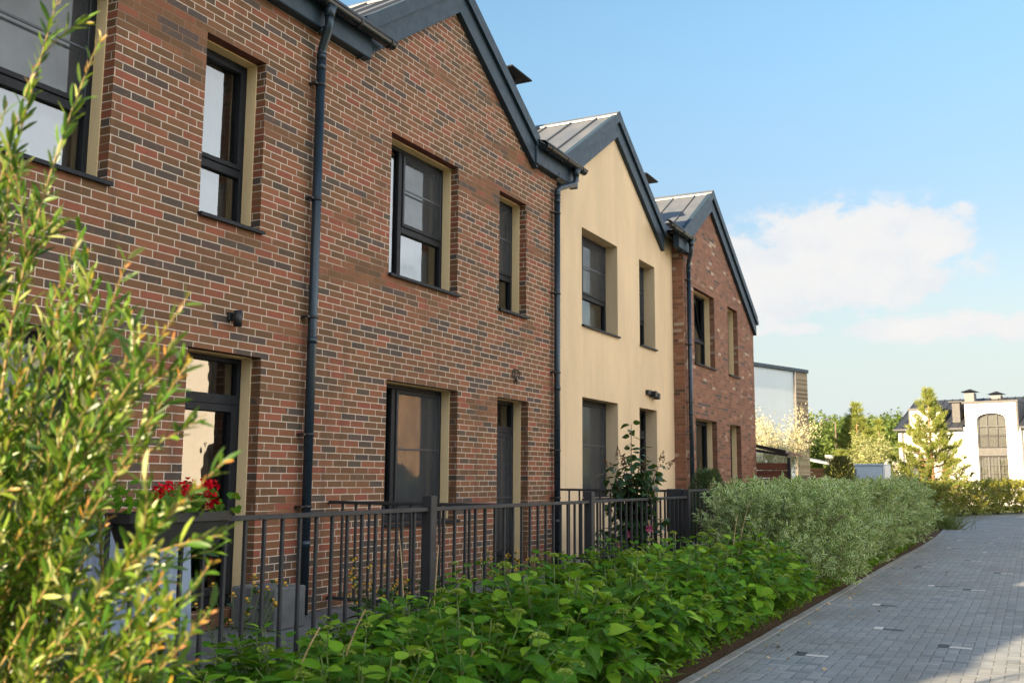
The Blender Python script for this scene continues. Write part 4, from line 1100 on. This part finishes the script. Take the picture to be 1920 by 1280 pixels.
for i, (x, y, lab) in enumerate(((-5.1, 5.6, 'yellow flowering weeds in front of the concrete block'), (-5.1, 7.3, 'yellow flowering weeds beside the left downpipe'), (-4.85, 9.2, 'yellow flowering weeds behind the railing below the narrow french door'))):
    o = thing('weed', lab, 'plant', (x, y, .1), WG); st = MB(); heads_ = []; P = []; D = []
    for k in range(20):
        a = rng.uniform(0, 6.28); e = np.array([math.cos(a)*rng.uniform(.05, .3), math.sin(a)*rng.uniform(.1, .45), rng.uniform(.4, .72)])
        c = bez(e*[.3, .3, 0], e*[.5, .5, .6], e, 8); st.tube(c, .0025, 4)
        heads_.append(e)
        for j in range(8):
            P.append(c[j]); D.append(rdir(1, 0, .8)[0])
    st.build('stems', M['stem'], o); 
    q = rdir(9, 0, 1); fl = MB(); fl.leaves(T_petal, q*.012, q, rdir(9), .018); h0 = fl.build('flower_head', M['yellow_flower'], o); h0.location = heads_[0]
    for e in heads_[1:]:
        c_ = h0.copy(); COL.objects.link(c_); c_.parent = o; c_.location = e
    b = MB(); n = len(P); b.leaves(T_small, P, D, rdir(n), rng.uniform(.04, .07, n)); b.build('foliage', M['lilac'], o)
o = thing('perennial', 'dark leafy perennial behind the first railing post', 'plant', (-5.3, 8.3, .1)); b = MB(); n = 260
a = rng.uniform(0, 6.28, n); q = rng.uniform(0, .5, n); P = np.stack([np.cos(a)*q, np.sin(a)*q*1.4, rng.uniform(.05, .55, n)*(1-q)], 1)
b.leaves(T_willow, P, unit(np.stack([np.cos(a), np.sin(a), rng.uniform(-.2, .6, n)], 1)), rdir(n, .4, 1), rng.uniform(.12, .2, n), .2); b.build('foliage', M['lilac'], o)
b = MB(); n = 1800; P = np.stack([rng.uniform(-4.65, -2.52, n), rng.uniform(2.5, 15, n), np.full(n, .06)], 1); D = rdir(n, .3, 1)
b.leaves(T_needle, P, D, rdir(n), rng.uniform(.05, .16, n), .12)
b.build('grass', M['grassblade'])['kind'] = 'stuff'
b = MB(); n = 5200; yy = rng.uniform(5, 26, n); P = np.stack([-2.56-np.abs(rng.normal(0, .28, n)), yy, rng.uniform(.03, .12, n)], 1)
b.leaves(T_small, P, rdir(n, .1, .9), rdir(n, .3, 1), rng.uniform(.025, .07, n)); b.build('ground_cover', M['hyd'])['kind'] = 'stuff'
b = MB(); n = 130; yy = rng.uniform(6, 24, n); P = np.stack([-2.4+np.abs(rng.normal(0, .45, n)), yy, np.full(n, .008)], 1)
b.leaves(T_blob, P, rdir(n, -.1, .1), rdir(n, .8, 1), rng.uniform(.015, .05, n)); b.build('leaf_litter', M['dry'])['kind'] = 'stuff'

# ------------------------------------------------------------------ trees
def pine(name, label, loc, hgt, rad, seed, whorls=15, mat='pine', dense=1., z0=.12, group=None, nl=.17):
    r = np.random.default_rng(seed); o = thing(name, label, 'tree', loc, group); tr = MB(); nd = MB(); bz = MB()
    tr.tube([(0, 0, 0), (.02*hgt*.3, 0, hgt*.35), (0, .02, hgt*.7), (0, 0, hgt*.97)], [.018*hgt, .014*hgt, .008*hgt, .002*hgt], 9)
    P = []; D = []
    for w_ in range(whorls):
        f = z0+(1-z0)*(w_/(whorls-.4))**.9; z = f*hgt; R_ = rad*(1-f)**1.05*(1. if f > .2 else .85)+.1
        nb = r.integers(7, 11)
        for k in range(nb):
            a = 2*math.pi*k/nb+r.uniform(0, 1.2); ln = R_*r.uniform(.55, 1.12); d = np.array([math.cos(a), math.sin(a), 0])
            c = bez(np.array([0, 0, z]), d*ln*.55+[0, 0, z+ln*.06], d*ln+[0, 0, z+ln*r.uniform(.3, .55)], 8); bz.tube(c, np.linspace(.006*hgt*(1-f)+.006, .004, 8), 5)
            nt = max(4, int(ln*20*dense))
            for m in range(nt):
                q = r.uniform(.3, 1)**.7; i = q*7; i0 = min(int(i), 6); p = c[i0]+(c[i0+1]-c[i0])*(i-i0)
                P.append(p+r.normal(0, .03+.07*(1-q)*ln, 3)); D.append(unit(unit(c[i0+1]-c[i0])*.6+[0, 0, .75]+r.normal(0, .35, 3)))
    for m in range(int(22*dense)): P.append(np.array([0, 0, hgt*r.uniform(.88, .97)])); D.append(unit(np.array([r.normal(0, .4), r.normal(0, .4), 1])))
    P = np.array(P); D = np.array(D)
    for sub in range(10):
        k = len(P); f = r.uniform(0, .14, k)[:, None]
        nd.leaves(T_needle, P+D*f, unit(D*1.1+rdir(k)*.75), rdir(k), r.uniform(.7, 1.2, k)*nl, .42)
    tr.build('trunk', M['pine_bark'], o); bz.build('branches', M['pine_bark'], o); nd.build('crown', M[mat], o); return o
TG = 'pines beyond the hedge'
pine('pine_tree', 'young sunlit pine in front of the white house', (-3.85, 46., 0), 5.35, 2.1, 3, 19, group=TG, dense=1.45)
pine('pine_tree', 'bushy pine behind the pale silver tree', (-9.2, 62., 0), 6.0, 2.9, 4, 14, group=TG, dense=1.3, nl=.25)
pine('pine_tree', 'small pine sapling left of the dark thuja', (-9.0, 55., 0), 3.0, 1.1, 5, 9, group=TG, dense=1.2, nl=.22)
pine('pine_tree', 'thin pine top right of the bushy pine above the forest edge', (-9.0, 70., 0), 5.5, 1.1, 8, 10, group=TG, dense=.9, nl=.25)
def airy_tree(name, label, loc, hgt, rad, seed, n, mat, grp=None, trunk='bark'):
    r = np.random.default_rng(seed); o = thing(name, label, 'tree', loc, grp); tr = MB(); lf = MB(); P = []; D = []
    for k in range(22):
        a = r.uniform(0, 6.28); e = np.array([math.cos(a)*rad*r.uniform(.3, 1), math.sin(a)*rad*r.uniform(.3, 1), hgt*r.uniform(.45, 1)]); e[2] *= 1-.25*(math.hypot(e[0], e[1])/rad)**2
        s0 = np.array([0, 0, hgt*r.uniform(.05, .3)]); c = bez(s0, s0*.5+e*[.25, .25, .6], e, 12); tr.tube(c, np.linspace(.022, .004, 12), 5)
        for m in range(n//22):
            q = r.uniform(.35, 1)**.8; i = q*11; i0 = min(int(i), 10); p = c[i0]+(c[i0+1]-c[i0])*(i-i0)
            P.append(p+r.normal(0, .055*hgt*.75, 3)*[1, 1, .9]); D.append(r.normal(0, 1, 3)+[0, 0, .4])
    tr.tube([(0, 0, 0), (0, .02, hgt*.2), (.02, 0, hgt*.4)], [.06, .045, .03], 8)
    k = len(P); lf.leaves(T_small, P, D, rdir(k), r.uniform(.07, .13, k), r.uniform(.05, .09, k))
    tr.build('trunk', M[trunk], o); lf.build('crown', M[mat], o); return o
VG = 'pale silver leaved trees'
airy_tree('silver_tree', 'tall airy cream silver tree beside the grey building', (-9.1, 41., 0), 5.05, 1.5, 21, 8500, 'silver', VG)
airy_tree('silver_tree', 'broad pale olive tree behind the grey cabinet', (-6.0, 44., 0), 3.8, 1.3, 22, 6500, 'silver_green', VG)
airy_tree('silver_tree', 'low pale olive tree between the cabinet and the pine', (-4.7, 43., 0), 2.3, .9, 23, 3500, 'silver_green', VG)
needle_bush('thuja', 'small dark brown green thuja left of the grey cabinet', (-6.4, 39., 0), 2.35, .62, 2600, M['thuja'], .16)
GG = 'golden green shrubs edging the far path'
gpro = None
for i, (x, y, s_, lab) in enumerate(((-3.9, 42.6, .95, 'golden green shrub at the foot of the pine'), (-3.0, 47.6, 1.0, 'golden green shrub right of the pine foot'), (-2.5, 50.3, 1.05, 'golden green shrub below the left of the arched window'), (-1.7, 52.3, 1.05, 'golden green shrub below the arched window'),
        (-.8, 54.3, 1.05, 'golden green shrub below the right side of the arched window'), (.2, 56.3, 1.05, 'golden green shrub at the right edge of the photo'), (-4.9, 47., 1.2, 'golden green shrub behind the foot of the pine'), (1.2, 58.5, 1.05, 'golden green shrub just beyond the right edge'))):
    if gpro is None:
        o = thing('golden_shrub', lab, 'shrub', (x, y, 0), GG); s1, l1 = dogwood_parts(120, 420, 10, 1.4, 1.1, .085); s1.build('stems', M['bark'], o); l1.build('foliage', M['gold'], o); gpro = o
    else: o = copy_tree(gpro); o['label'] = lab
    o.location = (x, y, 0); o.scale = (s_*1.22, s_*1.22, s_*1.02); o.rotation_euler = (0, 0, i*1.3)
# far forest: one mass of crowns
b = MB(); r = np.random.default_rng(5)
for k in range(170):
    y = r.uniform(135, 185); x = -y*r.uniform(.06, .28)-1; hh = r.uniform(9.0, 10.9)*(y/155)**.6; w_ = r.uniform(1.7, 2.9)
    b.tube([(x, y, 0), (x, y, hh*.6)], [.16, .08], 5, 1)
    n = 1500; q = rdir(n); rr = r.uniform(.45, 1, n)**.5; lob = 1+.25*np.sin(q[:, 0]*5+k)*np.sin(q[:, 2]*6+k)
    P = np.array([x, y, hh*.56])+q*(rr*lob)[:, None]*[w_, w_, hh*.44]
    b.leaves(T_blob, P, rdir(n), q+rdir(n)*.7, r.uniform(.18, .42, n))
o = b.build('forest', [M['forest'], M['bark']]); o['kind'] = 'stuff'

# ------------------------------------------------------------------ far buildings
def frame_from(o, P0, e):
    """place an Empty so that local x runs along e and local y points away from the camera"""
    o.location = (P0[0], P0[1], 0); o.rotation_euler = (0, 0, math.atan2(e[1], e[0])); return o
# pale grey building: front along (.33,.944)
gb = thing('grey_building', 'tall pale grey building with a tan stone corner behind the row', 'building'); frame_from(gb, (-13.9, 48.6), (.33, .944))
b = MB(); b.box((-.5, 0, 0), (7.42, 9, 7.42)); b.build('wall', M['grey_wall'], gb)
b = MB(); b.box((7.43, -.06, 0), (8.72, 9, 7.4)); b.build('stone_corner', M['ledge'], gb)
b = MB(); b.bbox((-.6, -.12, 7.42), (8.8, 9.1, 7.62), .02); b.build('coping', M['blue'], gb)
b = MB(); b.tube([(7.4, -.1, 7.4), (7.4, -.1, .2)], .04, 8); b.build('downpipe', M['mid_grey'], gb)

# white house with arched window
wh = thing('white_house', 'white house with a tall arched window and dark roof at the right edge', 'house'); frame_from(wh, (-7.9, 71.5), (.978, -.208))
LN = 16.; EV = 5.0
b = MB()
al, ar, zs, za, zl0, zl1, zm0, zm1 = 4.93, 6.66, 5.42, 5.8, 1.2, 3.12, 3.12, 3.62
b.box((-.05, .3, 0), (LN, 7, EV-.05))                      # core
fy = 0.
def wallq(a, c, lo, hi): b.box((a, 0, lo), (c, .3, hi))
wallq(-.05, 4.25, 0, EV-.05); wallq(7.28, LN, 0, EV-.05)
# gabled bay that rises above the eaves, with the arched opening
n = 16; arc = [(al+(ar-al)*(i/n), zs+(za-zs)*math.sqrt(max(0, 1-(2*i/n-1)**2))) for i in range(n+1)]
yb = -.06
V = [(4.25, yb, 0), (al, yb, 0), (al, yb, zs), (4.25, yb, 6.45)]
b.add(V, [(0, 1, 2, 3)]); b.add([(ar, yb, 0), (7.28, yb, 0), (7.28, yb, 6.45), (ar, yb, zs)], [(0, 1, 2, 3)])
for i in range(n):
    b.poly([(arc[i][0], yb, arc[i][1]), (arc[i+1][0], yb, arc[i+1][1]), (arc[i+1][0] if i < n-1 else 7.28, yb, 6.45), (arc[i][0] if i > 0 else 4.25, yb, 6.45)])
    b.poly([(arc[i][0], yb, arc[i][1]), (arc[i][0], .28, arc[i][1]), (arc[i+1][0], .28, arc[i+1][1]), (arc[i+1][0], yb, arc[i+1][1])])
b.poly([(al, yb, 0), (al, .28, 0), (al, .28, zs), (al, yb, zs)]); b.poly([(ar, yb, 0), (ar, yb, zs), (ar, .28, zs), (ar, .28, 0)])
b.poly([(4.25, yb, 0), (4.25, yb, 6.45), (4.25, 4, 6.45), (4.25, 4, 0)])
# small wall dormer on the left
b.box((.78, -.03, 4.7), (2.66, 3., 6.15))
b.build('wall', M['white_wall'], wh)
b = MB(); zr = 7.1
sl_ = (zr-EV+.1)/4.85
for xa, xb, y0_ in ((-.25, .68, -.35), (.68, 2.76, .3), (2.76, 4.1, -.35), (4.1, 7.42, .3), (7.42, LN, -.35)):
    z0_ = EV-.1+(y0_+.35)*sl_
    b.add([(xa, y0_, z0_), (xb, y0_, z0_), (xb, 4.5, zr), (xa, 4.5, zr), (xb, 9, EV-.1), (xa, 9, EV-.1), (xa, y0_, z0_-.12), (xb, y0_, z0_-.12)], [(0, 1, 2, 3), (3, 2, 4, 5), (0, 6, 7, 1)])
b.poly([(-.25, -.35, EV-.1), (-.25, 4.5, zr), (-.25, 9, EV-.1)])
for k in range(32):
    x = -.2+k*.5; ys_ = .32 if (.6 < x < 2.8 or 4.05 < x < 7.45) else -.33
    b.beam((x, ys_, EV-.08+(ys_+.33)*sl_), (x, 4.45, zr+.02), .03, .05)
b.build('roof', M['slate'], wh)
b = MB(); b.box((4.1, -.14, 6.45), (7.42, 4, 6.58)); b.box((7.28, -.1, 4.6), (7.4, 4, 6.45)); b.box((.68, -.12, 6.15), (2.76, 3, 6.27)); b.box((2.66, -.02, 4.9), (2.76, 3, 6.15)); b.box((.68, -.02, 4.9), (.78, 3, 6.15)); b.build('dormer_trim', M['dark_grey'], wh)
b = MB(); b.box((3.33, .5, 5.3), (3.8, 1.6, 6.6)); b.bbox((3.15, .35, 6.6), (3.98, 1.75, 6.68), .01); b.build('vent_shaft', M['dark_grey'], wh)
for cx, cy, zt in ((3.84, 3., 7.65), (5.1, 4.6, 7.55)):
    b = MB(); b.box((cx-.3, cy-.3, 6.3), (cx+.3, cy+.3, zt-.3)); ch = b.build('chimney', M['mid_grey'], wh)
    k = MB(); e = .5; k.add([(cx-e, cy-e, zt-.22), (cx+e, cy-e, zt-.22), (cx+e, cy+e, zt-.22), (cx-e, cy+e, zt-.22), (cx, cy, zt)], [(0, 1, 4), (1, 2, 4), (2, 3, 4), (3, 0, 4), (3, 2, 1, 0)]); k.build('chimney_cap', M['cap'], ch)
f = MB(); yf = .12
def fb(a, c, lo, hi): f.box((a, yf, lo), (c, yf+.06, hi))
for x in (al, ar-.06): fb(x, x+.06, .9, zs+.1)
for x in (al+.56, al+1.15): fb(x-.035, x+.035, .9, 3.1); fb(x-.03, x+.03, 3.6, za)
for z in (.9, 3.04, 3.62, 4.95): fb(al, ar, z, z+.06)
for z in (1.5, 2.0, 2.5): f.box((al, yf+.01, z), (ar, yf+.04, z+.025))
for x in np.arange(al+.18, ar, .2): f.box((x, yf+.01, .95), (x+.02, yf+.04, 3.05))
for i in range(n): f.beam((arc[i][0], yf+.03, arc[i][1]-.03), (arc[i+1][0], yf+.03, arc[i+1][1]-.03), .06, .07)
f.box((al, -.0, 3.1), (ar, yf+.05, 3.6))
wf = f.build('window', M['dark_grey'], wh)
k = MB(); k.poly([(al, yf+.03, .9), (ar, yf+.03, .9), (ar, yf+.03, zs)]+[(x, yf+.03, z) for x, z in arc[::-1]]+[(al, yf+.03, zs)]); k.build('pane', M['glass'], wf)
k = MB(); k.box((al, -.02, 3.64), (ar, .0, 3.68)); k.box((al, -.02, 4.42), (ar, 0, 4.46))
for x in np.arange(al+.04, ar, .1): k.box((x, -.015, 3.68), (x+.018, -.003, 4.42))
k.build('balcony_rail', M['fence'], wf)
k = MB(); k.poly([(al, .29, .5), (ar, .29, .5), (ar, .29, 5.8), (al, .29, 5.8)]); k.build('blind', M['room'], wf)
for x in (.25, 7.55):
    b = MB(); b.tube([(x, -.12, EV-.2), (x, -.12, .1)], .055, 8); b.build('downpipe', M['mid_grey'], wh)
b = MB(); b.tube([(-.25, -.4, EV-.16), (4.1, -.4, EV-.16)], .07, 8); b.tube([(7.45, -.4, EV-.16), (LN, -.4, EV-.16)], .07, 8); b.build('gutter', M['mid_grey'], wh)

# low house, plank fence and iron fence between the trees
lh = thing('low_house', 'low distant house with a grey roof in front of the forest', 'house'); frame_from(lh, (-15.5, 74), (1, 0))
b = MB(); b.box((0, 0, 0), (5, 6, 2.35)); b.add([(0, 0, 2.35), (1.2, 0, 2.35), (1.2, 0, 2.6), (0, 0, 3.3), ], [(0, 1, 2, 3)]); b.build('wall', M['white_wall'], lh)
b = MB(); b.add([(-.2, -.3, 3.25), (-.2, 6.2, 3.25), (5.2, 6.2, 2.2), (5.2, -.3, 2.2), (-.2, -.3, 3.13), (5.2, -.3, 2.08)], [(0, 3, 2, 1), (0, 4, 5, 3)]); b.build('roof', M['concrete'], lh)
b = MB(); b.box((1.4, -.05, 1.2), (3.6, 0, 2.1)); b.build('brick_panel', M['brick_red'], lh)
b = MB(); b.box((2.2, .4, 2.7), (3.2, 1.4, 3.3)); b.build('chimney', M['concrete'], lh)
lh2 = thing('white_house', 'low white house block partly hidden by the small pine', 'house'); frame_from(lh2, (-13.2, 84), (1, 0))
b = MB(); b.box((0, 0, 0), (4.2, 5, 3.0)); b.build('wall', M['white_wall'], lh2); b = MB(); b.box((-.1, -.1, 3.0), (4.3, 5.1, 3.15)); b.build('roof', M['concrete'], lh2)
b = MB(); b.box((2.9, -.04, 1.3), (3.6, 0, 2.2)); b.build('window', M['frame'], lh2)
pf = thing('plank_fence', 'orange horizontal plank fence far behind the hedge', 'fence', (-12.4, 62, 0))
b = MB()
for k in range(8): b.box((0, -.02, .25+k*.25), (2.9, .02, .47+k*.25))
b.build('boards', M['wood_light'], pf)
for x in (0, 1.4, 2.85):
    b = MB(); b.box((x-.06, .03, 0), (x+.06, .12, 2.3)); b.build('post', M['wood_light'], pf)
pf = thing('iron_fence', 'small black iron fence in front of the plank fence', 'fence', (-10.2, 54, 0))
b = MB(); b.box((0, -.02, 1.55), (1.3, .02, 1.6)); b.box((0, -.02, .2), (1.3, .02, .25)); b.build('rail', M['dark'], pf)
for k in range(13):
    b = MB(); b.box((k*.105, -.012, 0), (k*.105+.025, .012, 1.62)); b.build('bar', M['dark'], pf)
# wooden fence and canopy at the end house
wf_ = thing('wooden_fence', 'red brown wooden board fence at the corner of the end house', 'fence', (-6.98, 28., 0))
b = MB()
for k in range(9): b.box((0, -.015, .12+k*.21), (.96, .015, .315+k*.21))
b.build('boards', M['wood'], wf_); b = MB(); b.bbox((.97, -.05, 0), (1.06, .05, 2.14), .005); b.build('post', M['dark'], wf_)
cp = thing('canopy', 'small sloping dark canopy over the wooden fence', 'canopy', (-6.98, 28.05, 0))
b = MB(); b.add([(0, -.1, 2.5), (1.05, -.1, 2.24), (1.05, 1.6, 2.24), (0, 1.6, 2.5), (0, -.1, 2.45), (1.05, -.1, 2.2), (1.05, 1.6, 2.2), (0, 1.6, 2.45)], [(0, 1, 2, 3), (7, 6, 5, 4), (0, 4, 5, 1), (1, 5, 6, 2), (2, 6, 7, 3), (3, 7, 4, 0)]); b.build('sheet', M['wood'], cp)
b = MB(); b.beam((0, -.14, 2.5), (.95, -.14, 2.3), .05, .08); b.beam((0, -.14, 2.36), (1.0, -.14, 2.2), .05, .07); b.build('beam', M['dark'], cp)
# cabinet
cb = thing('utility_cabinet', 'large pale grey steel cabinet standing behind the hedge', 'cabinet', (-6.07, 40., 0), rz=-.1)
b = MB(); b.bbox((0, 0, 0), (1.03, .9, 2.08), .015); b.build('cabinet_body', M['cabinet'], cb)
b = MB(); b.bbox((-.03, -.04, 2.085), (1.1, .94, 2.15), .01); b.build('lid', M['cabinet'], cb)
b = MB(); b.bbox((1.04, -.02, 0), (1.12, .92, 2.08), .01); b.build('side_panel', M['white_wall'], cb)
b = MB(); b.tube([(.1, -.012, 1.55), (.1, .0, 1.55)], .03, 10); b.build('lock', M['dark'], cb)
sl = thing('street_lamp', 'thin street lamp in front of the forest', 'street lamp', (-11.75, 70, 0))
b = MB(); b.tube([(0, 0, 0), (0, 0, 5.4)], [.07, .045], 8); b.build('pole', M['bark'], sl)
b = MB(); b.beam((0, 0, 5.35), (-.45, 0, 5.6), .05, .05); b.bbox((-.75, -.1, 5.55), (-.35, .1, 5.65), .02); b.build('lamp_head', M['dark'], sl)

# ------------------------------------------------------------------ houses across the path (mirrored in the ground floor panes)
def opposite(label, cx, cy, w_, d_, hgt, mat, deg):
    a = math.radians(deg); o = thing('opposite_house', label, 'house', (cx+d_/2*math.sin(a), cy-d_/2*math.cos(a), 0), rz=a)
    b = MB(); b.box((0, 0, 0), (w_, d_, hgt)); b.add([(0, 0, hgt), (0, d_, hgt), (0, d_/2, hgt+d_*.3), (w_, 0, hgt), (w_, d_, hgt), (w_, d_/2, hgt+d_*.3)], [(0, 2, 1), (3, 4, 5)]); b.build('wall', mat, o)
    b = MB(); b.add([(-.3, -.3, hgt-.1), (w_+.3, -.3, hgt-.1), (w_+.3, d_/2, hgt+d_*.3+.1), (-.3, d_/2, hgt+d_*.3+.1), (w_+.3, d_+.3, hgt-.1), (-.3, d_+.3, hgt-.1)], [(0, 1, 2, 3), (3, 2, 4, 5)]); b.build('roof', M['slate'], o)
    for lo, hi in ((.9, 2.5), (3.8, 5.2)):
        for f in (.2, .6):
            b = MB(); b.box((-.05, d_*f, lo), (.02, d_*f+1.3, hi)); wi = b.build('window', M['frame'], o)
            k = MB(); k.poly([(-.06, d_*f+.1, lo+.1), (-.06, d_*f+1.2, lo+.1), (-.06, d_*f+1.2, hi-.1), (-.06, d_*f+.1, hi-.1)]); k.build('pane', M['glass'], wi)
            b = MB(); b.box((1.2+f*5, -.05, lo), (2.3+f*5, .02, hi)); b.build('window', M['frame'], o)
    return o
opposite('white gabled house across the path, mirrored in the left french door', 9.2, 22.6, 9, 8.6, 5.2, M['white_wall'], 48)
opposite('peach timber house across the path, mirrored in the middle brick house window', 9., 36., 9, 8., 5.6, M['peach'], 48)
of = thing('plank_fence', 'low orange plank fence across the path', 'fence', (6.4, 8, 0)); b = MB()
for k in range(5): b.box((-.02, 0, .1+k*.24), (.02, 15, .31+k*.24))
b.build('boards', M['wood_light'], of)
for k in range(7):
    b = MB(); b.box((.03, k*2.5-.04, 0), (.11, k*2.5+.04, 1.35)); b.build('post', M['wood_light'], of)
airy_tree('garden_tree', 'leafy tree across the path, mirrored in the cream house window', (7.6, 50.5, 0), 6.5, 2.8, 31, 7000, 'forest')
airy_tree('garden_tree', 'pale tree across the path, mirrored at the left of the cream house window', (8.6, 57, 0), 6.5, 3., 32, 7000, 'silver')
